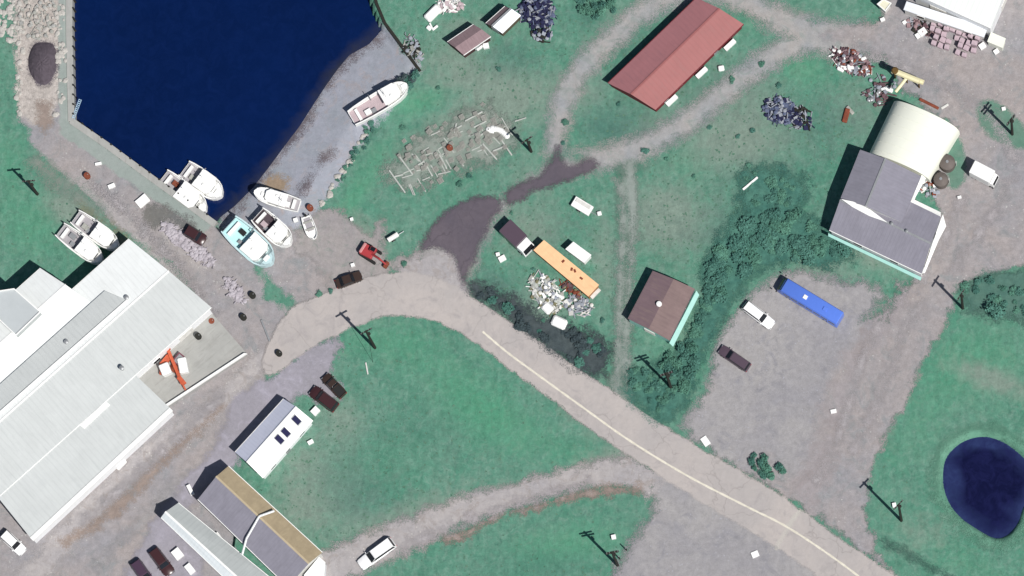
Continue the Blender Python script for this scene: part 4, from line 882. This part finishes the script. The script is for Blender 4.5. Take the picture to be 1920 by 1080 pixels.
# ------------------------------------------------------------------ utility poles
def pole(px, py, h, label, an, arms=1, stay=None):
    x, y = P(px, py); th = thing('utility_pole', label, 'utility pole', (x, y, gz(px, py)), an)
    h *= 1.15; MB().tube((0, 0, -.3), (0, 0, h), .27, .19, 10).build('post', dkwood, th)
    for k in range(arms):
        ca = MB().box((0, .14, h-.5-.8*k), (2.2, .2, .2)).build('crossarm', dkwood, th)
        for sx in (-.95, -.45, .45, .95): MB().lathe((sx, .14, h-.43-.8*k), [(.06, 0), (.08, .1), (.04, .18)], 8).build('insulator', steel, ca)
    MB().lathe((.3, 0, h-2.6), [(.2, 0), (.2, .7), (.1, .76)], 10).build('transformer', dkwood, th)
    if stay: MB().tube((0, 0, h*.8), (stay[0], stay[1], 0), .03, n=5).build('stay_wire', dkwood, th)
    return th
pole(703, 652, 10.5, 'dark wooden utility pole inside the bend of the road', .5, 1, (-1.5, -2))
pole(1690, 976, 11.5, 'wooden utility pole in the lawn left of the pond', .8)
pole(1805, 578, 8.5, 'wooden utility pole at the corner of the shrub lawn', 1.0)
pole(1258, 727, 9.5, 'wooden utility pole between the brown shed and the road', .3, 2)
pole(1158, 1060, 10, 'wooden utility pole in the grass at the bottom edge', .2, 2)
pole(996, 284, 6.5, 'short wooden pole beside the pallet field', .6)
pole(70, 364, 7.5, 'wooden utility pole at the green edge left of the wharf lane', .1)
pole(1898, 252, 8.5, 'wooden utility pole in the small grass island of the east yard', .9, 2)
for px, py, h in ((1175, 1032, 2.2), (1162, 1048, 2.4)):
    x, y = P(px, py); th = thing('marker_post', 'short dark post beside the bottom utility pole', 'post', (x, y, 0), 0, 'short posts beside the bottom utility pole')
    MB().tube((0, 0, -.2), (0, 0, h), .12, .1).build('post', dkwood, th); MB().lathe((0, 0, h), [(.13, 0), (.04, .1)], 8).build('cap', steel, th)

# ------------------------------------------------------------------ loose gear
def place(proto, px, py, rz, label, group=None, z=None, scale=None, first=[None]):
    o = proto if not proto.get('_used') else copy_tree(proto)
    proto['_used'] = 1
    scale = tuple(v*(.82 if 'white' in label and v < 1.25 else 1) for v in scale) if scale else None; x, y = P(px, py); o.location = (x, y, gz(px, py) if z is None else z); o.rotation_euler = (0, 0, rz)
    if scale: o.scale = scale
    o['label'] = label
    if group: o['group'] = group
    elif 'group' in o: del o['group']
    return o
def tote(mat, nm='fish_tote', cat='fish tub', d=(1.3, 1.1, .75)):
    th = thing(nm, '', cat, (0, 0, 0)); b = MB(); x, y, z = d
    b.box((0, 0, .1), (x, y, .12)); b.box((0, y/2-.04, z/2+.1), (x, .08, z)); b.box((0, -y/2+.04, z/2+.1), (x, .08, z)); b.box((x/2-.04, 0, z/2+.1), (.08, y-.17, z)); b.box((-x/2+.04, 0, z/2+.1), (.08, y-.17, z))
    b.build('tub_body', mat, th); MB().box((0, 0, z+.13), (x+.06, y+.06, .06), ch=.02).build('lid', mat, th)
    MB().box((-x*.3, 0, .02), (.15, y, .1)).box((x*.3, 0, .02), (.15, y, .1)).build('skid', mat, th)
    return th
TW = tote(white)
for px, py, rz, lab, sc in (
    (1260, 190, .75, 'white box against the red barn, lowest of three along its side', (1.7, .8, 1)), (1316, 138, .75, 'white box against the red barn, middle of three along its side', (1.7, .8, 1)),
    (1369, 86, .75, 'white box against the red barn, topmost of three along its side', (1.7, .8, 1)), (358, 920, -1.1, 'white box at the corner of the long grey and tan house', (1.4, .7, 1)),
    (334, 1040, -.9, 'white tub between the dark maroon car and the grey terrace', (1.3, 1.3, 1.2)), (357, 1068, -.9, 'white tub at the bottom edge beside the grey terrace', (1.3, 1.2, 1.1)),
    (413, 1014, -.9, 'white tub in the alley between the grey terrace and the long house', (1.9, 1.2, 1.2)), (386, 990, -.9, 'narrow white tub in the alley near its upper end', (1.4, .5, 1)),
    (592, 772, .8, 'white tub at the north corner of the white house', (1.2, 1.2, 1)), (583, 830, .5, 'small white box in the grass beside the white house', (.9, .7, .8)),
    (1655, 38, .4, 'bluish white box at the west end of the long cabin', (.7, .6, .8)), (1323, 828, .6, 'white box on the lower edge of the gravel lot', (1.0, 1.4, .5)),
    (1416, 1040, .4, 'white box alone on the lower lot', (1.1, 1.1, .5)), (1151, 1008, .2, 'small white box beside the bottom utility pole', (.7, .8, .9)),
    (1677, 948, .2, 'small white box beside the pole left of the pond', (.6, .8, .8)), (1799, 371, .2, 'small white box on gravel below the round tanks', (.6, .5, .7)),
    (1882, 205, .2, 'small white box in the grass island of the east yard', (.6, .6, .7)), (1563, 772, .2, 'small white box on the drive of the gravel lot', (.9, .7, .6)),
    (934, 478, .2, 'small white box in the grass left of the truck', (.6, .6, .8)), (942, 486, .5, 'pale aqua box in the grass left of the truck', (.9, .8, .6)),
    (912, 88, .2, 'bright white round topped box right of the brown shed', (.9, .9, 1.2)), (898, 88, .6, 'pale grey box touching the brown shed', (.9, 1, .8)),
    (555, 414, .3, 'small white box left of the open skiff', (.7, .7, .9)), (662, 498, .3, 'small white box on gravel below the excavator', (.6, .6, .8)), (660, 412, .3, 'small white box at the upper edge of the shore yard', (.5, .5, .8)),
    (368, 343+0, .7, 'pale box on the wharf beside the moored pair', (.01, .01, .01)) if False else (268, 378, .7, 'white trapezoid box on the wharf lane', (1.6, 1.3, .8)),
    (185, 308, .2, 'small white box on the upper wharf lane', (1, .5, .6)), (210, 350, .4, 'pale box in the middle of the wharf lane', (.9, .6, .6)),
    (1407, 345, .7, 'long white pipe box among the dark shrubs', (2.4, .35, .6)), (1442, 875+2, .3, 'small white box beside the shrubs of the lot edge', (.5, .5, .6)), (229, 873, .8, 'white box at the long wall of the fish plant', (1.5, .5, .8))):
    o = place(TW, px, py, rz, lab, scale=sc)
pinkm = pmat('pinkish_crate', (.46, .36, .40, 1), .7, .2)
TP = tote(pinkm, 'trap_crate', 'crate', (1.0, .9, .9))
rnd = random.Random(3)
for i in range(8):
    for j in range(4):
        px = 1752+i*11.5+j*-4+rnd.uniform(-1.5, 1.5); py = 46+i*4.2+j*11+rnd.uniform(-1.5, 1.5)
        if rnd.random() < .12 or (i < 1 and j > 1): continue
        place(TP, px, py, -.35+rnd.uniform(-.15, .15), 'pinkish crate in the rows below the long cabin', 'crates in rows below the long cabin', scale=(rnd.uniform(.7, .95), rnd.uniform(.7, .95), rnd.uniform(.6, 1.6)))
for px, py, s in ((1730, 62, 1.2), (1722, 68, .9), (1842, 88, 1.0), (1868, 98, .8), (1696, 43, .6)):
    place(TW, px, py, .6, 'white tub among the clutter below the long cabin', 'white tubs below the long cabin', scale=(s, s, s))
# timber lengths
def timber(p0, p1, r, mat, label, group, name='timber_length', z=.15, cat='timber'):
    a, b_ = V(*p0), V(*p1); c = (a+b_)/2; L = (b_-a).length; zz = gz((p0[0]+p1[0])/2, (p0[1]+p1[1])/2)
    o = MB().box((0, 0, 0), (L, r*2, r*1.4), ch=r*.3).build(name, mat); o.location = (c.x, c.y, zz+z); o.rotation_euler = (0, 0, ang(p0, p1)); tag(o, label, cat, group); return o
pgrey = pmat('silvery_timber', (.42, .44, .41, 1), .9, .2)
for p0, p1 in (((748, 293), (774, 328)), ((730, 320), (760, 362)), ((796, 305), (811, 331)), ((824, 290), (838, 317)), ((905, 270), (932, 300)), ((938, 260), (960, 292)), ((784, 310), (796, 303)), ((850, 245), (866, 236)), ((872, 228), (905, 210)), ((888, 240), (912, 228)), ((925, 284), (944, 276)), ((740, 332), (756, 328)), ((862, 305), (870, 312)), ((900, 255), (915, 246)), ((852, 250), (856, 232))):
    timber(p0, p1, .13, pgrey, 'silvery timber length lying across the pallet field', 'timber lengths of the pallet field', z=.3)
rnd = random.Random(31)
for i in range(34):
    t = rnd.random(); px = 745+t*200+rnd.gauss(0, 9); py = 322-t*88+rnd.gauss(0, 20)
    if i % 2: q1 = (px+rnd.uniform(8, 16), py+rnd.uniform(13, 24))
    else: q1 = (px+rnd.uniform(10, 24), py-rnd.uniform(5, 11))
    timber((px, py), q1, .09, pgrey, 'silvery timber length lying across the pallet field', 'timber lengths of the pallet field', z=.2)
PA = thing('pallet', '', 'pallet', (0, 0, 0))
b = MB()
for k in range(6): b.box((0, -.5+k*.2, .14), (1.2, .11, .03))
b.build('deck_board', wood, PA)
MB().box((-.5, 0, .06), (.1, 1.1, .1)).box((0, 0, .06), (.1, 1.1, .1)).box((.5, 0, .06), (.1, 1.1, .1)).build('bearer', wood, PA)
rnd = random.Random(11)
for i in range(210):
    t = rnd.random(); u = rnd.gauss(0, .55)
    px = 760+t*180+u*22; py = 315-t*85+u*34
    s = rnd.uniform(.35, .85); place(PA, px, py, .55+rnd.uniform(-.3, .3), 'weathered pallet lying in the pallet field', 'pallets of the pallet field', scale=(s, s, rnd.choice((1, 1, 2.2, 3.5))))
for px, py, lab in ((918, 243, 'white sack heap left of its neighbour in the pallet field'), (940, 248, 'larger white sack heap at the east end of the pallet field')):
    th = thing('sack_heap', lab, 'sacks', (*P(px, py), 0)); rn = random.Random(px)
    b = MB()
    for k in range(5 if px < 930 else 8): b.lathe((rn.uniform(-.7, .7) if px < 930 else -1+k*.28, rn.uniform(-.5, .5) if px < 930 else .5-(k*.13)**2*1.4, 0), [(.45, 0), (.55, .25), (.4, .5), (.15, .62)], 9)
    b.build('sacks', white, th)
# low growth, brown leavings
def heap(name, label, px, py, rx, ry, rot, h, mats, n, seed, kind='stuff', cat='scrap heap', size=(.5, 1.6)):
    """one pile of scrap nobody could count; bits of different stock are slots of the one mesh"""
    rn = random.Random(seed); b = MB(); mi = []
    for i in range(n):
        r = math.sqrt(rn.random()); t = rn.random()*2*PI; u, v = r*math.cos(t)*rx/S, r*math.sin(t)*ry/S
        z = h*(1-r*r)*rn.random()+.12; a = -R(rot); k0 = len(b.f)
        if rn.random() < .45: b.box((u, v, z), (rn.uniform(*size)*1.5, rn.uniform(.06, .22), rn.uniform(.06, .2)), rn.random()*PI, rn.uniform(-.4, .4))
        elif rn.random() < .6: b.box((u, v, z), (rn.uniform(*size)*.7, rn.uniform(*size)*.5, rn.uniform(.1, .5)), rn.random()*PI, rn.uniform(-.5, .5))
        else: b.lathe((u, v, z), [(.2, 0), (.34, .1), (.34, .25), (.15, .33)], 8)
        mi += [rn.randrange(len(mats))]*(len(b.f)-k0)
    o = mesh_obj(name, b.v, b.f, mats[0]); [o.data.materials.append(m_) for m_ in mats[1:]]; o.data.polygons.foreach_set('material_index', mi)
    o.location = (*P(px, py), gz(px, py)); o.rotation_euler = (0, 0, -R(rot)); tag(o, label, cat, None, kind); return o
navy = pmat('navy_netting', (.018, .02, .06, 1), .9, .3); navy2 = pmat('blue_tarpaulin', (.09, .11, .18, 1), .6, .2); greyb = pmat('grey_junk', (.28, .30, .34, 1), .8, .3); plum = pmat('plum_iron', (.12, .07, .08, 1), .9, .3); pinkj = pmat('pinkish_iron', (.30, .20, .21, 1), .8, .3)
heap('net_pile', 'dark navy heap of nets and gear at the top edge', 1008, 22, 34, 30, 30, 1.6, [navy, navy, navy, navy2, greyb], 260, 1)
heap('net_pile', 'dark tail of gear trailing below the navy heap', 1016, 60, 20, 18, 60, .8, [navy, greyb, dkwood], 50, 2)
heap('scrap_heap', 'blue and grey scrap heap left of the fabric hall', 1462, 208, 32, 24, 20, 1.2, [navy2, navy, greyb, navy2], 170, 3)
heap('scrap_heap', 'dark fringe of scrap beside the blue and grey heap', 1500, 222, 24, 20, 30, .7, [navy, greyb, dkwood], 70, 33)
heap('scrap_heap', 'rusty plum scrap heap above the bright grass', 1596, 116, 42, 20, 25, 1.2, [plum, pinkj, rust, plum, greyb, white], 200, 4)
heap('scrap_heap', 'loose scrap between the rusty heap and the fabric hall', 1650, 170, 28, 30, 40, .5, [greyb, plum, steel], 50, 5)
heap('scrap_heap', 'pale scrap strewn south-west of the orange container', 1026, 552, 44, 24, 50, .4, [offwhite, white, wood, greyb, pgrey, mudc := pmat('olive_junk', (.18, .17, .10, 1), .9)], 170, 6)
heap('scrap_heap', 'grey scrap at the south-east end of the orange container', 1085, 575, 28, 18, 20, .6, [greyb, offwhite, greyb], 60, 7)
heap('scrap_heap', 'dark red scrap along the flank of the orange container', 1072, 545, 28, 5, 40, .6, [rust, plum, mudc], 40, 8)
heap('scrap_heap', 'white scrap cluster at the top edge left of the sheds', 843, 12, 26, 12, 0, .7, [white, pinkd, offwhite], 60, 9)
heap('scrap_heap', 'plum clutter along the west end of the crate rows', 1728, 52, 30, 12, 20, .5, [pinkj, plum, greyb, dkwood], 70, 10)
heap('scrap_heap', 'clutter below the fabric hall corner', 1738, 352, 22, 14, 20, .6, [white, greyb, rust, steel], 50, 12)
heap('scrap_heap', 'planks and boxes behind the dark retaining wall', 775, 90, 14, 26, -35, .4, [wood, greyb, dkwood], 50, 13)
heap('rubble', 'pale slab rubble strewn along the upper jetty', 72, 30, 36, 45, 0, .12, [pmat('tan_slab', (.44, .41, .38, 1), .9, .2), wood, MATS['concrete']], 130, 14, size=(.4, 1.2), cat='rubble')
heap('net_pile', 'pale lilac nets spread along the wharf lane', 352, 458, 62, 14, 38, .15, [pmat('lilac_net', (.42, .39, .42, 1), .95, .15), pmat('mauve_net', (.38, .35, .38, 1), .95, .15)], 300, 15, size=(.5, 1.4))
heap('net_pile', 'pale nets beside the fish plant corner', 440, 545, 30, 10, 50, .12, [MATS['lilac_net'], MATS['mauve_net']], 90, 16)
# white sheets at the top
timber((801, 50), (808, 56), .35, white, 'white board corner in the grass below the white cluster', None, 'board', cat='board')
for p0, p1, r, lab in (((800, 38), (824, 14), .75, 'white sheet lying in the grass at the top left of the sheds'), ((806, 44), (812, 56), .14, 'white frame side in the grass, left of two'), ((811, 57), (821, 49), .2, 'white frame side in the grass, lower of two'),
                       ((936, 52), (946, 60), .45, 'white board leaning at the lower end of the white shed'), ((1120, 402), (1128, 400), .35, 'white drum shaped box behind the small trailer'),
                       ((1347, 130), (1358, 128), .45, 'white rounded box below the red barn'), ((1020, 572), (1034, 586), .8, 'white panel in the scrap south of the orange container'), ((1036, 600), (1062, 612), .9, 'white old vehicle bed south of the orange container'),
                       ((1570, 128), (1582, 134), .3, 'white board at the left end of the rusty heap'), ((1660, 166), (1674, 172), .35, 'pale board at the corner of the fabric hall'), ((1040, 552), (1056, 560), .3, 'white plank stack beside the orange container')):
    timber(p0, p1, r, white, lab, None, 'board', z=.3, cat='board')
for p0, p1, r, m_, lab in (((1668, 185), (1650, 225), .1, rust, 'x'),)[:0]: pass
timber((1583, 230), (1590, 204), .45, rust, 'rusty red girder in the grass left of the fabric hall', None, 'girder', cat='girder')
timber((1588, 200), (1600, 214), .3, wood, 'pale girder crossing the rusty red one', None, 'girder', cat='girder')
timber((1724, 186), (1760, 204), .25, rust, 'rusty rail along the north end of the fabric hall', None, 'rail', cat='rail')
timber((1765, 204), (1778, 196), .2, offwhite, 'pale pipes at the north-east corner of the fabric hall', None, 'pipe', cat='pipe')
timber((490, 600), (506, 640), .16, steel, 'grey barrier rail at the start of the road', None, 'barrier', cat='barrier')
timber((668, 700), (690, 698), .01, steel, 'x', None) if False else None
timber((686, 680), (690, 702), .12, offwhite, 'pale post lying in the lawn below the road bend', None, 'fence_rail', cat='post')
for px, py, lab in ((398, 604, 'brown barrel stack at the plant corner'), (374, 634, 'dark round barrel on the loading platform'), (457, 596, 'small dark barrel on the yard before the platform'), (164, 331, 'rusty brown drum on the wharf lane'), (524, 664, 'dark drum at the inner edge of the road start'), (844, 279, 'rusty drum in the pallet field'), (582, 391, 'rusty drum above the open skiff'), (474, 555, 'dark drum at the east corner of the yard')):
    zz = .9 if py == 634 else 0; x, y = P(px, py); th = thing('drum', lab, 'drum', (x, y, zz)); m_ = rust if 'rusty' in lab or 'brown' in lab else dkwood
    MB().lathe((0, 0, 0), [(.5, 0), (.55, .05), (.5, .3), (.55, .35), (.5, .7), (.55, .75), (.5, .98), (.3, 1.0)], 14).build('barrel', m_, th); MB().lathe((.2, .1, 1.0), [(.08, 0), (.08, .05)], 8).build('bung', steel, th)

# dark spoil mound on the jetty
rn_ = random.Random(8); vs = []; fs = []; n_ = 26; R_ = 7
out_ = smooth([(62, 84), (80, 78), (102, 84), (107, 118), (96, 152), (78, 160), (58, 142), (52, 112)], 4); m_ = len(out_); c_ = V(80, 122)
for k in range(R_):
    f = 1-k/(R_-1)
    for i in range(m_):
        p = V(*out_[i]); vs.append((c_.x+(p.x-c_.x)*f, c_.y+(p.y-c_.y)*f, -.05 if k == 0 else 1.3*(1-f*f)+rn_.uniform(-.06, .06)))
for k in range(R_-1):
    for i in range(m_): fs.append((k*m_+i, k*m_+(i+1) % m_, (k+1)*m_+(i+1) % m_, (k+1)*m_+i))
o = mesh_obj('spoil_mound', vs, fs, pmat('dark_spoil', (.085, .07, .085, 1), .95, .3, 2)); tag(o, 'dark plum mound of spoil on the jetty', 'spoil mound')
# dark lids on the container roof
for k, (px, py) in enumerate(((1056, 490), (1072, 505), (1078, 508), (1090, 522))):
    o = MB().box((0, 0, 0), (.55, .35, .1), k*.6).build('rust_patch_plate', rust, None); cth = [t for t in bpy.data.objects if t.name == 'shipping_container'][0]
    p = to_local(cth, px, py, 2.6); o.location = (p.x, p.y, 2.64); o.parent = cth; o.name = 'roof_plate'
# boulders
def rock(seed):
    rn = random.Random(seed); bm = bmesh.new(); bmesh.ops.create_icosphere(bm, subdivisions=2, radius=.5)
    for v in bm.verts: v.co *= rn.uniform(.8, 1.15); v.co.z *= .6
    me = bpy.data.meshes.new('boulder'); bm.to_mesh(me); bm.free(); return me
rm = pmat('pale_rock', (.44, .42, .39, 1), .95, .25, 2); RK = [rock(i) for i in range(5)]
for r in RK: r.materials.append(rm)
rnd = random.Random(5)
for i in range(150):
    o = bpy.data.objects.new('boulder', RK[i % 5]); C.objects.link(o)
    if i < 50: px, py = rnd.uniform(-2, 28), rnd.uniform(0, 78)**1.0; lab, g = 'pale boulder among the rocks west of the jetty', 'boulders west of the jetty'
    elif i < 125: px, py = rnd.choice((rnd.uniform(30, 44), rnd.uniform(104, 124))), rnd.uniform(0, 220); lab, g = 'pale boulder along the edge of the jetty', 'boulders along the jetty edges'
    else: px, py = rnd.uniform(600, 650), 0; t = rnd.random(); px = 690-t*90+rnd.uniform(-4, 4); py = 250+t*140+rnd.uniform(-6, 6); lab, g = 'boulder along the upper edge of the beach', 'boulders along the upper beach'
    o.location = (*P(px, py), gz(px, py)+.08); s = rnd.uniform(.35, 1.0); o.scale = (s*rnd.uniform(.8, 1.5), s, s); o.rotation_euler = (0, 0, rnd.random()*6)
    tag(o, lab, 'boulder', g)

# ------------------------------------------------------------------ shrubs
leafA = leafmat('dark_leaf', (.04, .12, .10, 1), (.09, .22, .175, 1)); leafB = leafmat('teal_leaf', (.045, .13, .10, 1), (.11, .26, .19, 1)); leafC = leafmat('plum_leaf', (.03, .045, .055, 1), (.07, .10, .105, 1))
def foliage(seed, mat, n=520, r=1.3, h=1.7, ls=.2):
    rn = random.Random(seed); vs = []; fs = []
    lumps = [(rn.uniform(-.55, .55)*r, rn.uniform(-.55, .55)*r, rn.uniform(.35, .8)*h, rn.uniform(.4, .7)*r) for _ in range(7)]
    for i in range(n):
        cx, cy, cz, cr = rn.choice(lumps); d = Vector((rn.gauss(0, 1), rn.gauss(0, 1), rn.gauss(.2, .8))).normalized()*cr*rn.uniform(.5, 1.05)
        p = Vector((cx, cy, cz))+Vector((d.x, d.y, d.z*.8)); p.z = max(.08, p.z)
        nrm = (d+Vector((rn.gauss(0, .4), rn.gauss(0, .4), rn.gauss(.4, .4)))).normalized(); u = nrm.orthogonal().normalized(); w = nrm.cross(u); a = rn.random()*6; u, w = u*math.cos(a)+w*math.sin(a), w*math.cos(a)-u*math.sin(a)
        s = ls*rn.uniform(.6, 1.4); k = len(vs)
        vs += [p-u*s, p+w*s*.5, p+u*s, p-w*s*.5]; fs.append((k, k+1, k+2, k+3))
    me = bpy.data.meshes.new('foliage'); me.from_pydata([tuple(v) for v in vs], [], fs); me.materials.append(mat); return me
def stems(seed):
    rn = random.Random(seed); b = MB()
    for k in range(6): b.tube((rn.uniform(-.15, .15), rn.uniform(-.15, .15), -.1), (rn.uniform(-.8, .8), rn.uniform(-.8, .8), rn.uniform(.8, 1.3)), .05, .02, 5)
    me = bpy.data.meshes.new('stem'); me.from_pydata(b.v, [], b.f); me.materials.append(dkwood); return me
FOL = {'A': [foliage(i, leafA) for i in range(5)], 'B': [foliage(10+i, leafB) for i in range(5)], 'C': [foliage(20+i, leafC) for i in range(4)]}
STM = [stems(i) for i in range(3)]
rnd = random.Random(21)
def shrub(px, py, s, kind, label, group, hs=1.0):
    x, y = P(px, py); th = thing('shrub', label, 'shrub', (x, y, gz(px, py)), rnd.random()*6.28, group); th.scale = (s, s, s*hs)
    f = bpy.data.objects.new('foliage', rnd.choice(FOL[kind])); C.objects.link(f); f.parent = th
    f = bpy.data.objects.new('stem', rnd.choice(STM)); C.objects.link(f); f.parent = th
def thicket(poly, n, kinds, label, group, smin=.6, smax=1.1, hs=1.0):
    pts = np.array(poly, float); lo, hi = pts.min(0), pts.max(0); k = 0; used = []
    while k < n:
        for _ in range(40):
            px, py = rnd.uniform(lo[0], hi[0]), rnd.uniform(lo[1], hi[1])
            if sdf(pts, np.array([px]), np.array([py]))[0] < 0: continue
            if all((px-a)**2+(py-b)**2 > 60 for a, b in used): break
        else: pass
        if sdf(pts, np.array([px]), np.array([py]))[0] < 0: k += 1; continue
        used.append((px, py)); shrub(px, py, rnd.uniform(smin, smax), rnd.choice(kinds), label, group, hs); k += 1
thicket([(1345, 470), (1362, 440), (1395, 412), (1440, 400), (1500, 412), (1545, 440), (1590, 478), (1540, 492), (1480, 482), (1430, 492), (1395, 520), (1372, 500)], 48, 'AAB', 'dark leafy shrub in the thicket above the blue bus', 'shrubs of the thicket above the blue bus', .5, 1.2, .6)
thicket([(1352, 470), (1372, 505), (1350, 560), (1330, 610), (1300, 655), (1282, 650), (1300, 610), (1318, 560), (1328, 510)], 36, 'AAB', 'dark shrub in the hedge right of the brown shed', 'shrubs of the hedge right of the brown shed', .4, .95, .7)
thicket([(1300, 645), (1312, 680), (1290, 735), (1262, 730), (1225, 690), (1240, 670)], 24, 'AB', 'shrub in the clump below the brown shed', 'shrubs of the clump below the brown shed', .45, .85)
thicket([(1180, 690), (1215, 695), (1270, 735), (1235, 775), (1205, 745), (1178, 715)], 24, 'BBA', 'teal shrub between the footpath and the gravel lot', 'shrubs between the footpath and the lot', .4, .7, .7)
thicket([(892, 534), (930, 548), (968, 572), (990, 600), (1010, 612), (1080, 620), (1135, 650), (1130, 690), (1100, 695), (1050, 665), (980, 615), (930, 575), (895, 552)], 26, 'CCCA', 'dark plum shrub in the hedge along the road', 'shrubs of the dark roadside hedge', .35, .85, .6)
thicket([(1800, 540), (1830, 525), (1890, 522), (1960, 520), (1960, 590), (1900, 600), (1850, 575)], 26, 'BA', 'shrub on the rough lawn at the right edge', 'shrubs of the rough lawn at the right edge', .35, .7, .7)
thicket([(1400, 862), (1420, 850), (1445, 860), (1468, 885), (1460, 900), (1420, 890)], 12, 'AB', 'shrub at the lower corner of the gravel lot', 'shrubs at the lower corner of the gravel lot', .4, .75)
thicket([(1085, -10), (1150, -10), (1155, 20), (1120, 42), (1085, 25)], 18, 'BA', 'shrub in the clump at the top left of the upper track', 'shrubs at the top of the upper track', .45, .8)
thicket([(1395, 330), (1440, 320), (1500, 350), (1480, 395), (1420, 395)], 20, 'BBA', 'low shrub above the big thicket', 'low shrubs above the big thicket', .35, .7, .6)
thicket([(690, 222), (705, 232), (700, 268), (680, 280), (668, 300), (640, 345), (632, 340), (660, 285), (678, 262)], 16, 'BA', 'low shrub along the top of the beach', 'shrubs along the top of the beach', .3, .5, .7)
thicket([(752, 150), (775, 140), (790, 140), (770, 165), (752, 175)], 7, 'CA', 'dark shrub at the bow of the slipway boat', 'shrubs at the bow of the slipway boat', .5, .8)
thicket([(1880, 55), (1860, 75), (1700, 300), (1690, 300)], 0, 'A', '', '')
for px, py, s in ((1870, 588, 1.3), (200, 520, .0)):
    if s: shrub(px, py, s, 'A', 'biggest round shrub at the right edge of the rough lawn', None)

for k_, (px, py, s_) in enumerate(((1212, 284, .55), (1372, 150, .5), (1412, 245, .4), (1430, 120, .5), (1384, 256, .35), (1405, 310, .4), (1460, 160, .4), (820, 165, .35), (935, 130, .4), (755, 240, .4), (700, 245, .45), (860, 345, .5), (880, 330, .45), (1060, 230, .5), (1056, 268, .35), (1250, 300, .35), (1160, 195, .35), (1300, 330, .35), (1330, 240, .35), (960, 400, .3), (1000, 505, .3), (600, 553, .5), (620, 545, .4), (757, 497, .5), (480, 470, .3), (1020, 600, .35), (1130, 600, .4))):
    shrub(px, py, s_, 'AB'[k_ % 2], 'lone low bush scattered in the rough grass', 'lone bushes scattered in the rough grass', .6)
# weeds and tussocks over all the grass: nobody could count them
rn = np.random.RandomState(4); cand = np.stack([rn.uniform(-100, 100, 26000), rn.uniform(-62, 62, 26000)], 1)
ok = np.ones(len(cand), bool)
zs = [o for o in bpy.data.objects if o.get('kind') == 'structure' and o.type == 'MESH' and o.data.attributes.get('e') and o.name not in ('dry_path_ground',)]
gi = np.round((cand[:, 1]+80)/CELL).astype(int); gj = np.round((cand[:, 0]+118)/CELL).astype(int)
occ = np.zeros(GX.shape, bool)
for o in zs:
    n = len(o.data.vertices); co = np.empty(n*3, np.float32); o.data.vertices.foreach_get('co', co); co = co.reshape(-1, 3); ev = np.empty(n, np.float32); o.data.attributes['e'].data.foreach_get('value', ev)
    if o.name in ('sea_water', 'pond_water'): ev[:] = 1
    s_ = ev > -.8; occ[np.round((co[s_, 1]+80)/CELL).astype(int), np.round((co[s_, 0]+118)/CELL).astype(int)] = True
ok = ~occ[gi, gj]; dens = .12+.5*dark[gi, gj]+.35*dry[gi, gj]-.25*lush[gi, gj]; ok &= rn.uniform(0, 1, len(cand)) < np.clip(dens, .03, .6)
lawn = sdf(np.array([P(*p) for p in [(1620, 1000), (1800, 560), (2100, 600), (2100, 1200), (1700, 1100)]]), cand[:, 0], cand[:, 1]) > 0; ok &= ~(lawn & (rn.uniform(0, 1, len(cand)) < .93))
cand = cand[ok]; vs = []; fs = []
for x, y in cand:
    s = rn.uniform(.08, .22)
    for k in range(5):
        a = rn.uniform(0, 6.28); dx, dy = math.cos(a)*s, math.sin(a)*s; h = rn.uniform(.02, .07); n = len(vs); px_, py_ = -dy*.5, dx*.5
        vs += [(x-px_*.6, y-py_*.6, .01), (x+px_*.6, y+py_*.6, .01), (x+dx+px_, y+dy+py_, h), (x+dx-px_, y+dy-py_, h)]; fs.append((n, n+1, n+2, n+3))
o = mesh_obj('weeds', vs, fs, leafmat('weed_leaf', (.045, .12, .085, 1), (.12, .22, .15, 1))); tag(o, 'tussocks and weeds scattered through the grass', 'weeds', None, 'stuff')

for o in bpy.data.objects:
    if '_used' in o: del o['_used']
